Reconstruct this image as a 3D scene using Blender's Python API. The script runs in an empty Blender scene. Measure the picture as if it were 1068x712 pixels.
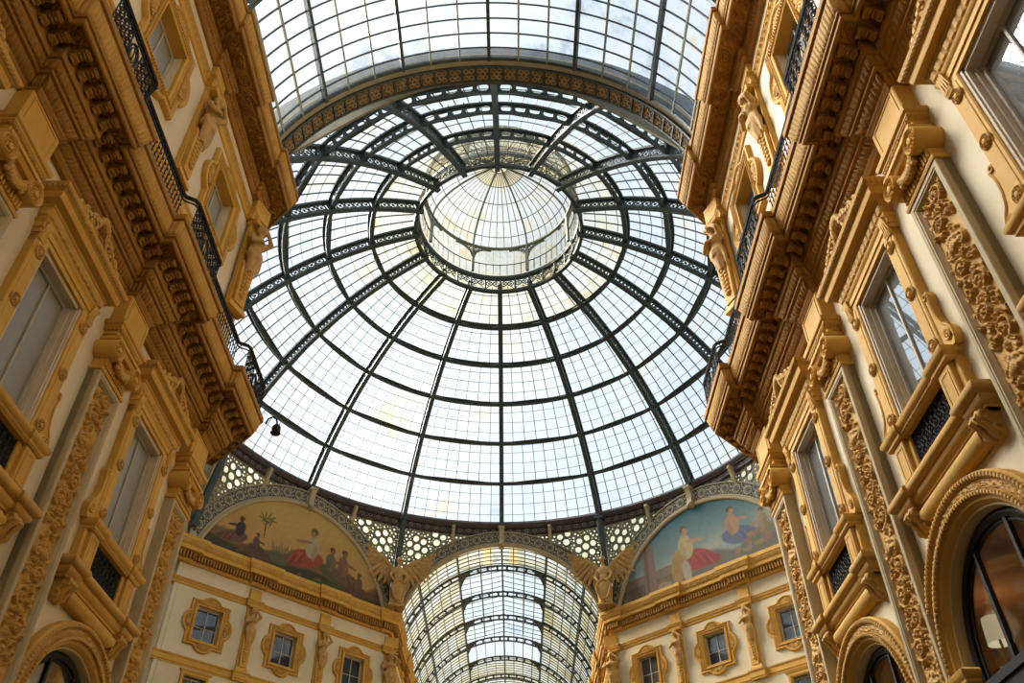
import bpy, math, random
import numpy as np
from mathutils import Vector, Matrix
from mathutils.geometry import tessellate_polygon

random.seed(7)
RNG = np.random.default_rng(11)
PI = math.pi
EYE = 1.6                      # heights below are measured from the eye; the floor is at z = 0
COL = bpy.context.scene.collection
BASE = {}                      # thing name -> height its own origin stands at (eye-relative)


# ------------------------------------------------------------------ mesh builder
class MB:
    def __init__(s):
        s.V, s.F, s.n = [], [], 0

    def add(s, v, f):
        v = np.asarray(v, float).reshape(-1, 3)
        s.V.append(v)
        k = s.n
        s.F.extend([tuple(i + k for i in q) for q in f])
        s.n += len(v)
        return s

    def box(s, x0, x1, y0, y1, z0, z1):
        v = [(x0, y0, z0), (x1, y0, z0), (x1, y1, z0), (x0, y1, z0), (x0, y0, z1), (x1, y0, z1), (x1, y1, z1), (x0, y1, z1)]
        return s.add(v, [(0, 3, 2, 1), (4, 5, 6, 7), (0, 1, 5, 4), (1, 2, 6, 5), (2, 3, 7, 6), (3, 0, 4, 7)])

    def bbox(s, x0, x1, y0, y1, z0, z1, b=.015):
        """box with its front (-y) edges chamfered by b"""
        v = [(x0, y1, z0), (x1, y1, z0), (x1, y1, z1), (x0, y1, z1),
             (x0, y0 + b, z0), (x1, y0 + b, z0), (x1, y0 + b, z1), (x0, y0 + b, z1),
             (x0 + b, y0, z0 + b), (x1 - b, y0, z0 + b), (x1 - b, y0, z1 - b), (x0 + b, y0, z1 - b)]
        f = [(0, 1, 2, 3), (8, 11, 10, 9)]
        for i in range(4):
            j = (i + 1) % 4
            f += [(i, i + 4, j + 4, j), (i + 4, i + 8, j + 8, j + 4)]
        return s.add(v, f)

    def grid(s, P, closed_u=False, closed_v=False):
        P = np.asarray(P, float)
        n, m = P.shape[:2]
        f = []
        for i in range(n if closed_u else n - 1):
            i2 = (i + 1) % n
            for j in range(m if closed_v else m - 1):
                j2 = (j + 1) % m
                f.append((i * m + j, i2 * m + j, i2 * m + j2, i * m + j2))
        return s.add(P.reshape(-1, 3), f)

    def prism(s, poly, y0, y1):
        """polygon in (x, z) extruded from y0 to y1"""
        n = len(poly)
        v = [(x, y0, z) for x, z in poly] + [(x, y1, z) for x, z in poly]
        f = [tuple(range(n))[::-1], tuple(range(n, 2 * n))]
        f += [(i, (i + 1) % n, n + (i + 1) % n, n + i) for i in range(n)]
        return s.add(v, f)

    def prism_x(s, poly, x0, x1):
        """polygon in (y, z) extruded along x"""
        n = len(poly)
        v = [(x0, y, z) for y, z in poly] + [(x1, y, z) for y, z in poly]
        f = [tuple(range(n)), tuple(range(n, 2 * n))[::-1]]
        f += [(i, n + i, n + (i + 1) % n, (i + 1) % n) for i in range(n)]
        return s.add(v, f)

    def tube(s, pts, r, n=8, closed=False, cap=True):
        pts = np.asarray(pts, float)
        k = len(pts)
        rr = np.full(k, r, float) if np.isscalar(r) else np.asarray(r, float)
        if closed:
            T = np.roll(pts, -1, 0) - np.roll(pts, 1, 0)
        else:
            T = np.gradient(pts, axis=0)
        T /= np.linalg.norm(T, axis=1, keepdims=True) + 1e-12
        up = np.array([0, 0, 1.]) if abs(T[0, 2]) < .9 else np.array([1., 0, 0])
        N = np.zeros_like(T)
        nn = np.cross(up, T[0]); nn /= np.linalg.norm(nn)
        for i in range(k):
            nn = nn - T[i] * (nn @ T[i]); nn /= np.linalg.norm(nn) + 1e-12
            N[i] = nn
        B = np.cross(T, N)
        a = np.arange(n) * 2 * PI / n
        P = pts[:, None] + rr[:, None, None] * (np.cos(a)[None, :, None] * N[:, None] + np.sin(a)[None, :, None] * B[:, None])
        s.grid(P, closed_u=closed, closed_v=True)
        if cap and not closed:
            b = s.n - k * n
            s.F.append(tuple(range(b, b + n))[::-1]); s.F.append(tuple(range(b + (k - 1) * n, b + k * n)))
        return s

    def ell(s, c, r, nu=12, nv=8, rot=None):
        a = np.arange(nu) * 2 * PI / nu
        b = np.linspace(-PI / 2, PI / 2, nv + 1)
        P = np.stack([np.cos(b)[:, None] * np.cos(a), np.cos(b)[:, None] * np.sin(a), np.sin(b)[:, None] * np.ones(nu)], -1) * np.asarray(r, float)
        if rot is not None:
            P = P @ np.asarray(rot).T
        return s.grid(P + np.asarray(c, float), closed_v=True)

    def torus(s, c, R, r, axis='y', n=20, m=8, ry=None):
        a = np.arange(n) * 2 * PI / n
        b = np.arange(m) * 2 * PI / m
        A, B = np.meshgrid(a, b, indexing='ij')
        p, q, h = (R + r * np.cos(B)) * np.cos(A), (R + r * np.cos(B)) * np.sin(A), (ry or r) * np.sin(B)
        P = {'y': (p, -h, q), 'z': (p, q, h), 'x': (h, p, q)}[axis]
        return s.grid(np.stack(P, -1) + np.asarray(c, float), True, True)

    def disc(s, c, prof, n=20, sx=1, sz=1):
        """lathe about the -y axis: prof = [(radius, height out of the wall)], from the rim to the centre"""
        a = np.arange(n) * 2 * PI / n
        P = np.array([[(c[0] + sx * r * math.cos(t), c[1] - h, c[2] + sz * r * math.sin(t)) for t in a] for r, h in prof])
        s.grid(P, closed_v=True)
        return s

    def sweep(s, path, prof, closed=False, cap=True):
        """plan polyline (x, y), room on its left; prof = [(offset towards the room, z)], mitred at the corners"""
        p = np.asarray(path, float)
        n = len(p)
        d = (np.roll(p, -1, 0) - p) if closed else np.diff(p, axis=0)
        d /= np.linalg.norm(d, axis=1, keepdims=True)
        nl = np.stack([-d[:, 1], d[:, 0]], 1)
        M = np.zeros((n, 2))
        for i in range(n):
            if closed:
                a, b = nl[i - 1], nl[i]
            else:
                a, b = nl[max(i - 1, 0)], nl[min(i, n - 2)]
            M[i] = (a + b) / (1 + a @ b)
        q = np.asarray(prof, float)
        P = np.zeros((n, len(q), 3))
        P[:, :, :2] = p[:, None] + M[:, None] * q[None, :, :1]
        P[:, :, 2] = q[None, :, 1]
        b = s.n
        s.grid(P, closed_u=closed)
        m = len(q)
        if cap and not closed:
            s.F.append(tuple(range(b, b + m))); s.F.append(tuple(range(b + (n - 1) * m, b + n * m))[::-1])
        return s

    def frame(s, outline, prof, y=0.):
        """moulding run round a closed outline in (x, z): prof = [(inset to the inside, height out of the wall)]"""
        p = np.asarray(outline, float)
        if np.sum(p[:, 0] * np.roll(p[:, 1], -1) - np.roll(p[:, 0], -1) * p[:, 1]) < 0:
            p = p[::-1]
        n = len(p)
        d = np.roll(p, -1, 0) - p
        d /= np.linalg.norm(d, axis=1, keepdims=True)
        nl = np.stack([-d[:, 1], d[:, 0]], 1)
        a, b = np.roll(nl, 1, 0), nl
        M = (a + b) / np.maximum(1 + np.sum(a * b, 1, keepdims=True), .35)
        q = np.asarray(prof, float)
        P = np.zeros((n, len(q), 3))
        P[:, :, 0] = p[:, None, 0] + M[:, None, 0] * q[None, :, 0]
        P[:, :, 2] = p[:, None, 1] + M[:, None, 1] * q[None, :, 0]
        P[:, :, 1] = y - q[None, :, 1]
        return s.grid(P, closed_u=True)

    def holed(s, outer, holes, fn, th=None):
        """flat polygon with holes in (a, b), mapped to space by fn(a, b, depth); th: thickness, with walls round every edge"""
        loops = [outer] + holes
        pts = [p for l in loops for p in l]
        tri = tessellate_polygon([[Vector((x, y, 0)) for x, y in l] for l in loops])
        v = [fn(a, b, 0.) for a, b in pts]
        s.add(v, [tuple(t) for t in tri])
        if th:
            m = s.n
            s.add([fn(a, b, th) for a, b in pts], [tuple(t)[::-1] for t in tri])
            k0 = m - len(pts)
            o = 0
            for l in loops:
                n = len(l)
                s.F.extend([(k0 + o + i, k0 + o + (i + 1) % n, m + o + (i + 1) % n, m + o + i) for i in range(n)])
                o += n
        return s

    def xf(s, fn):
        s.V = [fn(np.concatenate(s.V))]
        return s

    def merge(s, o, fn=None):
        v = np.concatenate(o.V)
        return s.add(v if fn is None else fn(v), o.F)

    def mesh(s, name, mat, dz=0., sharp=38):
        v = np.concatenate(s.V).copy()
        v[:, 2] += dz
        me = bpy.data.meshes.new(name)
        me.from_pydata(v.tolist(), [], s.F)
        if mat:
            me.materials.append(mat)
        if sharp:
            me.polygons.foreach_set('use_smooth', np.ones(len(me.polygons), bool))
            me.update()
            me.set_sharp_from_angle(angle=math.radians(sharp))
        me.validate()
        return me


def link(o):
    COL.objects.link(o)
    return o


def tag(o, label=None, cat=None, group=None, kind=None):
    for k, v in (('label', label), ('category', cat), ('group', group), ('kind', kind)):
        if v:
            o[k] = v
    return o


def thing(name, label, cat, xy=(0, 0), z=0., rz=0., group=None):
    """Empty at the base of a thing: plan position, base height (eye-relative), turn about the vertical in degrees"""
    o = link(bpy.data.objects.new(name, None))
    o.empty_display_size = .2
    o.location = (xy[0], xy[1], z + EYE)
    o.rotation_euler = (0, 0, math.radians(rz))
    BASE[o.name] = z
    return tag(o, label, cat, group)


def root_of(o):
    while o.parent is not None:
        o = o.parent
    return o


def part(name, mb, mat, parent, label=None, sharp=38):
    """one mesh part; heights in mb are eye-relative and are brought down to the thing's base"""
    me = mb if isinstance(mb, bpy.types.Mesh) else mb.mesh(name, mat, -BASE[root_of(parent).name], sharp)
    o = link(bpy.data.objects.new(name, me))
    o.parent = parent
    if label:
        o['label'] = label
    return o


def solo(name, mb, mat, label=None, cat=None, group=None, kind=None, sharp=38):
    o = link(bpy.data.objects.new(name, mb.mesh(name, mat, EYE, sharp)))
    return tag(o, label, cat, group, kind)


def twin(root, label, xy, rz, group=None, swap=None):
    """a copy of a thing with copies of its parts and sub-parts, standing elsewhere; swap: {part name: material}"""
    def cp(o, par):
        c = o.copy()
        c.parent = par
        link(c)
        nm = o.name.split('.')[0]
        if swap and nm in swap and o.type == 'MESH':
            k = (o.data.name, swap[nm].name)
            if k not in SWAPPED:
                me = o.data.copy(); me.materials[0] = swap[nm]; SWAPPED[k] = me
            c.data = SWAPPED[k]
        for ch in list(o.children):
            cp(ch, c)
        return c
    r = cp(root, None)
    BASE[r.name] = BASE.get(root.name, 0)
    r.location = (xy[0], xy[1], root.location.z)
    r.rotation_euler = (0, 0, math.radians(rz))
    if label:
        r['label'] = label
    if group:
        r['group'] = group
    return r


SWAPPED = {}


def circle(cx, cz, r, n=16, a0=0.):
    return [(cx + r * math.cos(a0 + 2 * PI * i / n), cz + r * math.sin(a0 + 2 * PI * i / n)) for i in range(n)]


def arc(cx, cz, r, a0, a1, n):
    return [(cx + r * math.cos(math.radians(a0 + (a1 - a0) * i / n)), cz + r * math.sin(math.radians(a0 + (a1 - a0) * i / n))) for i in range(n + 1)]


# ------------------------------------------------------------------ materials
def mat_new(name):
    m = bpy.data.materials.new(name)
    m.use_nodes = True
    nt = m.node_tree
    return m, nt, nt.nodes, nt.links, nt.nodes['Principled BSDF']


def lin(c):
    return tuple(((x / 255) / 12.92 if x <= 10 else ((x / 255 + .055) / 1.055) ** 2.4) for x in c) + (1.,)


def stone(name, c1, c2, scale=3., rough=.75, bump=.15, bscale=40., spec=.3, dirt=None):
    """plaster or stone: two tones in a soft noise, fine grain as bump"""
    m, nt, N, L, B = mat_new(name)
    tc = N.new('ShaderNodeTexCoord')
    nz = N.new('ShaderNodeTexNoise'); nz.inputs['Scale'].default_value = scale; nz.inputs['Detail'].default_value = 6
    L.new(tc.outputs['Object'], nz.inputs['Vector'])
    rp = N.new('ShaderNodeValToRGB')
    rp.color_ramp.elements[0].position, rp.color_ramp.elements[1].position = .35, .65
    rp.color_ramp.elements[0].color, rp.color_ramp.elements[1].color = lin(c1), lin(c2)
    L.new(nz.outputs['Fac'], rp.inputs['Fac'])
    out = rp.outputs['Color']
    if dirt:
        n2 = N.new('ShaderNodeTexNoise'); n2.inputs['Scale'].default_value = scale * 4; n2.inputs['Detail'].default_value = 9
        n2.inputs['Roughness'].default_value = .7
        L.new(tc.outputs['Object'], n2.inputs['Vector'])
        r2 = N.new('ShaderNodeValToRGB'); r2.color_ramp.elements[0].position, r2.color_ramp.elements[1].position = .52, .75
        L.new(n2.outputs['Fac'], r2.inputs['Fac'])
        mx = N.new('ShaderNodeMixRGB'); mx.blend_type = 'MIX'
        mx.inputs['Color2'].default_value = lin(dirt)
        mu = N.new('ShaderNodeMath'); mu.operation = 'MULTIPLY'; mu.inputs[1].default_value = .55
        L.new(r2.outputs['Color'], mu.inputs[0]); L.new(mu.outputs[0], mx.inputs['Fac'])
        L.new(out, mx.inputs['Color1']); out = mx.outputs['Color']
    L.new(out, B.inputs['Base Color'])
    B.inputs['Roughness'].default_value = rough
    B.inputs['Specular IOR Level'].default_value = spec
    if bump:
        nb = N.new('ShaderNodeTexNoise'); nb.inputs['Scale'].default_value = bscale; nb.inputs['Detail'].default_value = 4
        L.new(tc.outputs['Object'], nb.inputs['Vector'])
        bp = N.new('ShaderNodeBump'); bp.inputs['Strength'].default_value = bump; bp.inputs['Distance'].default_value = .02
        L.new(nb.outputs['Fac'], bp.inputs['Height']); L.new(bp.outputs['Normal'], B.inputs['Normal'])
    return m


def plain(name, c, rough=.5, metal=0., spec=.5, em=None, es=0.):
    m, nt, N, L, B = mat_new(name)
    B.inputs['Base Color'].default_value = lin(c)
    B.inputs['Roughness'].default_value = rough
    B.inputs['Metallic'].default_value = metal
    B.inputs['Specular IOR Level'].default_value = spec
    if em:
        B.inputs['Emission Color'].default_value = lin(em); B.inputs['Emission Strength'].default_value = es
    return m


def glass(name, tints, scale=.35, haze=.1, seed=0.):
    """roof glazing: clear panes whose tint wanders from pane to pane, with a thin film of dirt that scatters"""
    m, nt, N, L, B = mat_new(name)
    N.remove(B)
    tc = N.new('ShaderNodeTexCoord')
    mp = N.new('ShaderNodeMapping'); mp.inputs['Location'].default_value = (seed, seed * .7, seed * 1.3)
    L.new(tc.outputs['Object'], mp.inputs['Vector'])
    nz = N.new('ShaderNodeTexNoise'); nz.inputs['Scale'].default_value = scale; nz.inputs['Detail'].default_value = 5; nz.inputs['Roughness'].default_value = .65
    L.new(mp.outputs['Vector'], nz.inputs['Vector'])
    rp = N.new('ShaderNodeValToRGB')
    el = rp.color_ramp.elements
    while len(el) < len(tints):
        el.new(.5)
    for e, (pos, c) in zip(el, tints):
        e.position = pos
    for e, (pos, c) in zip(el, tints):
        e.color = lin(c)
    L.new(nz.outputs['Fac'], rp.inputs['Fac'])
    tr = N.new('ShaderNodeBsdfTransparent'); L.new(rp.outputs['Color'], tr.inputs['Color'])
    tl = N.new('ShaderNodeBsdfTranslucent'); tl.inputs['Color'].default_value = (.85, .87, .85, 1)
    mx = N.new('ShaderNodeMixShader'); mx.inputs['Fac'].default_value = haze
    L.new(tr.outputs[0], mx.inputs[1]); L.new(tl.outputs[0], mx.inputs[2])
    L.new(mx.outputs[0], N['Material Output'].inputs['Surface'])
    return m


CREAM = stone('cream_plaster', (192, 176, 146), (200, 185, 158), .6, .85, .06, 30)
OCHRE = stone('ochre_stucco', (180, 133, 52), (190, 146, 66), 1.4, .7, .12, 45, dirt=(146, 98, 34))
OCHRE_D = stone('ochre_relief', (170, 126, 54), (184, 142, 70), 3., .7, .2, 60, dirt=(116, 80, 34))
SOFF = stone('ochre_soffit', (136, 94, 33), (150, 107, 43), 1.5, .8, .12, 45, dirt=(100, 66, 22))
GREIGE = stone('greige_stucco', (156, 137, 104), (166, 148, 115), 2., .8, .08, 40)
STATUE = stone('ochre_statue', (160, 122, 68), (176, 140, 82), 3., .75, .2, 40, dirt=(106, 74, 36))
REVEAL = stone('window_reveal', (178, 160, 138), (188, 172, 150), 2., .7, .05, 40)
IRON = plain('wrought_iron', (20, 19, 20), .65, 0., .3)
STEEL = stone('painted_steel', (50, 60, 58), (62, 70, 66), 2., .55, .05, 30, .4)
STEEL_L = stone('weathered_steel', (98, 104, 92), (116, 118, 102), 2., .6, .05, 30, .4)
STEEL_Y = stone('stained_bars', (128, 132, 116), (150, 150, 122), 2., .6, .0, 30, .3)
RINGC = stone('ring_paint', (62, 50, 50), (72, 60, 58), 2., .6, .05, 30)
TRACE = stone('tracery_grey', (112, 112, 92), (128, 126, 104), 2., .75, .08, 30)
BAND = stone('arch_band', (150, 140, 112), (166, 154, 124), 3., .8, .15, 50, dirt=(110, 104, 86))
BANDD = stone('arch_band_dark', (70, 74, 72), (84, 86, 80), 3., .7, .1, 50)
FLOOR = stone('mosaic_floor', (86, 74, 60), (104, 90, 74), .5, .5, .0)
# ------------------------------------------------------------------ measures
F_PX, PITCH, YAW, ROLL, CAMX = 886.39, .7223, .0002, -.0055, .7893
YC = 35.71                     # centre of the octagon
BAY = 14.6 / 3
S2 = math.sqrt(.5)
AXIS = [18.07 - BAY * k for k in range(0, 5)]      # pilaster axes along the gallery, from the octagon back
MID = [18.07 - BAY * (k + .5) for k in range(0, 5)]  # window axes
WM, WU, AD = 7.42, 7.60, 17.5  # wall planes: middle storey, upper storey, diagonal walls (from the centre)
NEAR_END = -14.

scene = bpy.context.scene
cam_d = bpy.data.cameras.new('camera')
cam = link(bpy.data.objects.new('camera', cam_d))
cam_d.sensor_fit = 'HORIZONTAL'; cam_d.sensor_width = 36; cam_d.lens = F_PX / 1068 * 36
cp, sp = math.cos(PITCH), math.sin(PITCH)
f_ = Vector((math.sin(YAW) * cp, math.cos(YAW) * cp, sp))
r_ = Vector((math.cos(YAW), -math.sin(YAW), 0))
u_ = r_.cross(f_)
c_, s_ = math.cos(ROLL), math.sin(ROLL)
r2, u2 = c_ * r_ + s_ * u_, -s_ * r_ + c_ * u_
mw = Matrix((r2, u2, -f_)).transposed().to_4x4()
mw.translation = (CAMX, 0, EYE)
cam.matrix_world = mw
cam_d.clip_end = 400
scene.camera = cam


def wall_panel(name, xr, zr, holes, place, th=.5, mat=CREAM):
    """cream wall with window holes: (x, z) in the wall's own plane; place(x, depth) -> plan point"""
    mb = MB()
    outer = [(xr[0], zr[0]), (xr[1], zr[0]), (xr[1], zr[1]), (xr[0], zr[1])]
    mb.holed(outer, holes, lambda a, b, t: (*place(a, t), b), th)
    return solo(name, mb, mat, kind='structure', sharp=30)


def rect(cx, hw, z0, z1):
    return [(cx - hw, z0), (cx + hw, z0), (cx + hw, z1), (cx - hw, z1)]


ARCH_Z, ARCH_R, ARCH_DY = 4.57, 1.58, .15


def arch_hole(cx):
    r = ARCH_R + .07
    return [(cx + r, 2.6)] + arc(cx, ARCH_Z, r, 0, 180, 28) + [(cx - r, 2.6)]


KY = 18.35                     # where the gallery walls end at the octagon
for nm, s in (('right', 1), ('left', -1)):
    hm = [rect(y, .72, 8.12, 11.05) for y in MID] + [arch_hole(y + ARCH_DY) for y in MID]
    wall_panel('wall_' + nm, (NEAR_END, KY + .2), (-EYE, 13.9), hm, lambda a, t, s=s: (s * (WM + t), a), .2)
    hu = [rect(y, .74, 18.05, 19.86) for y in MID[:3]]
    wall_panel('wall_' + nm + '_upper', (NEAR_END, KY + .05), (13.9, 23.3), hu, lambda a, t, s=s: (s * (WU + t), a), .5)
    # diagonal walls of the octagon: far ones in view, near ones behind the corner
    dl = lambda a, t, s=s: (s * ((AD + t) * S2 - a * S2), YC + (AD + t) * S2 + a * S2)
    hd = [rect(k * BAY, .76, 18.1, 19.85) for k in (-1, 0, 1)] + [rect(k * BAY, .62, 14.0, 16.15) for k in (-1, 0, 1)]
    wall_panel('wall_octagon_' + nm, (-7.25, 7.25), (-EYE, 23.3), hd, dl, .5)
    dn = lambda a, t, s=s: (s * ((AD + t) * S2 - a * S2), YC - (AD + t) * S2 - a * S2)
    wall_panel('wall_octagon_near_' + nm, (-7.25, 7.1), (-EYE, 23.3), [], dn, .5)
    # the arm beyond the octagon
    wall_panel('wall_far_' + nm, (YC + 17.55, 92), (-EYE, 22.9), [], lambda a, t, s=s: (s * (7.2 + t), a), .5)
    # side arms, closed a little way in
    wall_panel('wall_side_' + nm, (YC - 7.4, YC + 7.4), (-EYE, 23), [], lambda a, t, s=s: (s * (24 + t), a), .4)
    for q, w in ((1, 'a'), (-1, 'b')):
        wall_panel('wall_side_' + nm + ('_north' if q > 0 else '_south'), (17.3, 24), (-EYE, 23), [], lambda a, t, s=s, q=q: (s * a, YC + q * (7.4 + t)), .4)

mb = MB().box(-26, 26, NEAR_END, 95, -EYE - .2, -EYE)
solo('floor', mb, FLOOR, kind='structure')
wall_panel('wall_end', (-7.2, 7.2), (-EYE, 24), [], lambda a, t: (a, 92 + t), .4)
wall_panel('wall_light_stop', (-7.4, 7.4), (-EYE, 24), [], lambda a, t: (a, NEAR_END - t), .4)  # added end wall, keeps horizon light out; the gallery really runs on here

# ------------------------------------------------------------------ light: bright overcast sky, soft sun through the glass
w = bpy.data.worlds.new('World'); scene.world = w; w.use_nodes = True
nt = w.node_tree
bg = nt.nodes['Background']
tc = nt.nodes.new('ShaderNodeTexCoord')
nz = nt.nodes.new('ShaderNodeTexNoise'); nz.inputs['Scale'].default_value = 2.2; nz.inputs['Detail'].default_value = 5
rp = nt.nodes.new('ShaderNodeValToRGB')
rp.color_ramp.elements[0].position, rp.color_ramp.elements[1].position = .35, .7
rp.color_ramp.elements[0].color = (.80, .90, 1.0, 1); rp.color_ramp.elements[1].color = (1.0, 1.0, 1.0, 1)
nt.links.new(tc.outputs['Generated'], nz.inputs['Vector']); nt.links.new(nz.outputs['Fac'], rp.inputs['Fac'])
nt.links.new(rp.outputs['Color'], bg.inputs['Color'])
sx = nt.nodes.new('ShaderNodeSeparateXYZ')
nt.links.new(tc.outputs['Generated'], sx.inputs['Vector'])
mr = nt.nodes.new('ShaderNodeMapRange')      # the sun stands off to the left, so the overcast is brighter on that side
mr.inputs['From Min'].default_value, mr.inputs['From Max'].default_value = -.75, .55
mr.inputs['To Min'].default_value, mr.inputs['To Max'].default_value = 1.10, 1.0
nt.links.new(sx.outputs['X'], mr.inputs['Value']); nt.links.new(mr.outputs['Result'], bg.inputs['Strength'])


def sun(name, src, strength, angle, col):
    d = bpy.data.lights.new(name, 'SUN'); d.energy = strength; d.angle = math.radians(angle); d.color = col
    o = link(bpy.data.objects.new(name, d))
    o.rotation_euler = Vector(src).to_track_quat('Z', 'Y').to_euler()
    o.location = (0, 0, 60)
    return o


sun('sun', (-.85, .42, .78), 25, 44, (1., .95, .87))
scene.view_settings.view_transform = 'Standard'
scene.view_settings.look = 'None'
scene.view_settings.exposure = 0.
scene.view_settings.gamma = 1.
scene.view_settings.use_curve_mapping = False
scene.cycles.max_bounces = 8
scene.cycles.diffuse_bounces = 5
scene.cycles.transparent_max_bounces = 16
# ================================================================== glass roofs
GLASS_D = glass('dome_glass', [(.30, (250, 244, 216)), (.42, (244, 250, 255)), (.62, (236, 246, 255)), (.74, (206, 222, 236))], .28, .03)
GLASS_C = glass('crown_glass', [(.30, (238, 222, 166)), (.44, (250, 246, 228)), (.60, (246, 248, 244)), (.72, (222, 214, 176))], .5, .03, 2.)
GLASS_V = glass('vault_glass', [(.28, (244, 232, 190)), (.40, (250, 252, 255)), (.55, (232, 242, 250)), (.66, (176, 190, 204)), (.74, (236, 240, 246))], .42, .05, 3.)
GLASS_F = glass('far_vault_glass', [(.32, (186, 172, 118)), (.46, (232, 218, 172)), (.56, (240, 240, 228)), (.66, (176, 170, 130))], .3, .04, 9.)
GLASS_L = glass('lantern_glass', [(.30, (238, 224, 190)), (.5, (240, 240, 236)), (.7, (226, 226, 214))], .5, .03, 5.)
GLASS_A = glass('apex_glass', [(.3, (226, 200, 150)), (.7, (240, 222, 184))], .5, .03, 4.)
GLASS_T = glass('tracery_glass', [(.30, (250, 240, 200)), (.5, (250, 250, 235)), (.7, (226, 216, 170))], .8, .05, 6.)
TINT_Y = glass('amber_glass', [(.3, (226, 176, 70)), (.7, (240, 206, 120))], .5, .15, 1.)

SZ, RHO = 21.97, 19.45         # the dome is a zone of a sphere
A0, A1 = 24.1, 74.3
RINGS = [A0 + (A1 - A0) * k / 6 for k in range(7)]


def sph(ang, phi, rho):
    a, p = np.radians(ang), np.radians(phi)
    r = rho * np.cos(a)
    return np.stack(np.broadcast_arrays(r * np.sin(p), YC + r * np.cos(p), SZ + rho * np.sin(a)), -1)


dome = thing('glass_dome', 'great iron and glass dome of sixteen ribs over the octagon', 'dome', (0, YC), 29.6)


def dome_part(name, mb, mat, parent=dome, label=None, sharp=38):
    mb.xf(lambda v: v - np.array([0, YC, 0]))
    return part(name, mb, mat, parent, label, sharp)


def ribbon(mb, ang, phi, rho, wt):
    """box strip along a meridian: between rho[0] and rho[1], half width wt"""
    P = []
    base = sph(ang, phi, 1.) - np.array([0, YC, SZ])
    t = np.array([math.cos(math.radians(phi)), -math.sin(math.radians(phi)), 0])
    o = np.array([0, YC, SZ])
    for r, w_ in ((rho[0], -wt), (rho[0], wt), (rho[1], wt), (rho[1], -wt)):
        P.append(base * r + o + t * w_)
    mb.grid(np.stack(P, 1), closed_v=True)
    b = mb.n - 4 * len(ang)
    mb.F.append((b, b + 1, b + 2, b + 3)); mb.F.append(tuple(mb.n - 4 + i for i in (3, 2, 1, 0)))


IN, OUT = 19.02, 19.92
for k in range(16):
    phi = k * 22.5
    ang = np.linspace(A0, A1 + .6, 40)
    mb = MB()
    ribbon(mb, ang, phi, (IN, IN + .15), .15)
    ribbon(mb, ang, phi, (OUT - .15, OUT), .15)
    for a in RINGS:
        ribbon(mb, np.linspace(a - .75, a + .75, 3), phi, (IN + .05, OUT - .05), .05)
    rib = dome_part('rib', mb, STEEL)
    web = MB()
    t = np.array([math.cos(math.radians(phi)), -math.sin(math.radians(phi)), 0])
    for i in range(6):
        a_lo, a_hi = RINGS[i] + .95, RINGS[i + 1] - .95
        if i == 0:
            ribbon(web, np.linspace(A0, A1, 50), phi, (IN + .14, IN + .20), .02)
        nC = 4
        for j in range(nC):
            ac = a_lo + (a_hi - a_lo) * (j + .5) / nC
            th = np.arange(14) * 2 * PI / 14
            rm = (IN + OUT) / 2
            for ro, ri in ((.285, .195), (.085, .02)):
                ring = []
                for rr, tt in ((ri, -.02), (ro, -.02), (ro, .02), (ri, .02)):
                    ring.append(sph(ac + np.degrees(rr * np.cos(th) / rm), phi, rm + rr * np.sin(th)) + t * tt)
                web.grid(np.stack(ring, 1), True, True)
            # cusps between the ring and its eye
            for q in (45, 135, 225, 315):
                cq, sq = math.cos(math.radians(q)), math.sin(math.radians(q))
                a1_, a2_ = ac + math.degrees(.07 * cq / rm), ac + math.degrees(.22 * cq / rm)
                p1, p2 = sph(a1_, phi, rm + .07 * sq), sph(a2_, phi, rm + .22 * sq)
                web.tube([p1, p2], .028, 4)
                p1, p2 = sph(ac + math.degrees(.26 * cq / rm), phi, rm + .26 * sq), sph(ac + math.degrees(.33 * cq / rm), phi, rm + .30 * sq)
                web.tube([p1, p2], .045, 4)
    dome_part('web_lattice', web, STEEL, rib)

for i, a in enumerate(RINGS[1:6]):
    mb = MB()
    phs = np.linspace(0, 360, 97)[:-1]
    for r0, r1, hw in ((19.24, 19.34, .13), (19.76, 19.86, .11)):
        da = math.degrees(hw / 19.5)
        P = np.stack([sph(a - da, phs, r0), sph(a + da, phs, r0), sph(a + da, phs, r1), sph(a - da, phs, r1)], 1)
        mb.grid(P, True, True)
    # pierced web, a row of ovals in each bay
    rad = 19.6 * math.cos(math.radians(a))
    L_ = 2 * PI * rad / 16
    nO = max(3, int(round(L_ / .85)))
    for k in range(16):
        holes = []
        for j in range(nO):
            c = .18 + (L_ - .36) * (j + .5) / nO
            hw = (L_ - .36) / nO * .36
            holes.append([(c + hw * math.copysign(abs(math.cos(x)) ** .6, math.cos(x)), .15 * math.copysign(abs(math.sin(x)) ** .6, math.sin(x))) for x in np.arange(12) * 2 * PI / 12])
        fn = lambda s_, h, t_, k=k, a=a, L_=L_: sph(a + math.degrees(t_ / 19.6), k * 22.5 + s_ / L_ * 22.5, 19.55 + h)
        n0 = 9
        outer = [(L_ * i2 / (n0 - 1), -.23) for i2 in range(n0)] + [(L_ * (n0 - 1 - i2) / (n0 - 1), .23) for i2 in range(n0)]
        mb.holed(outer, holes, fn, .05)
    dome_part('hoop', mb, STEEL)

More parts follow.
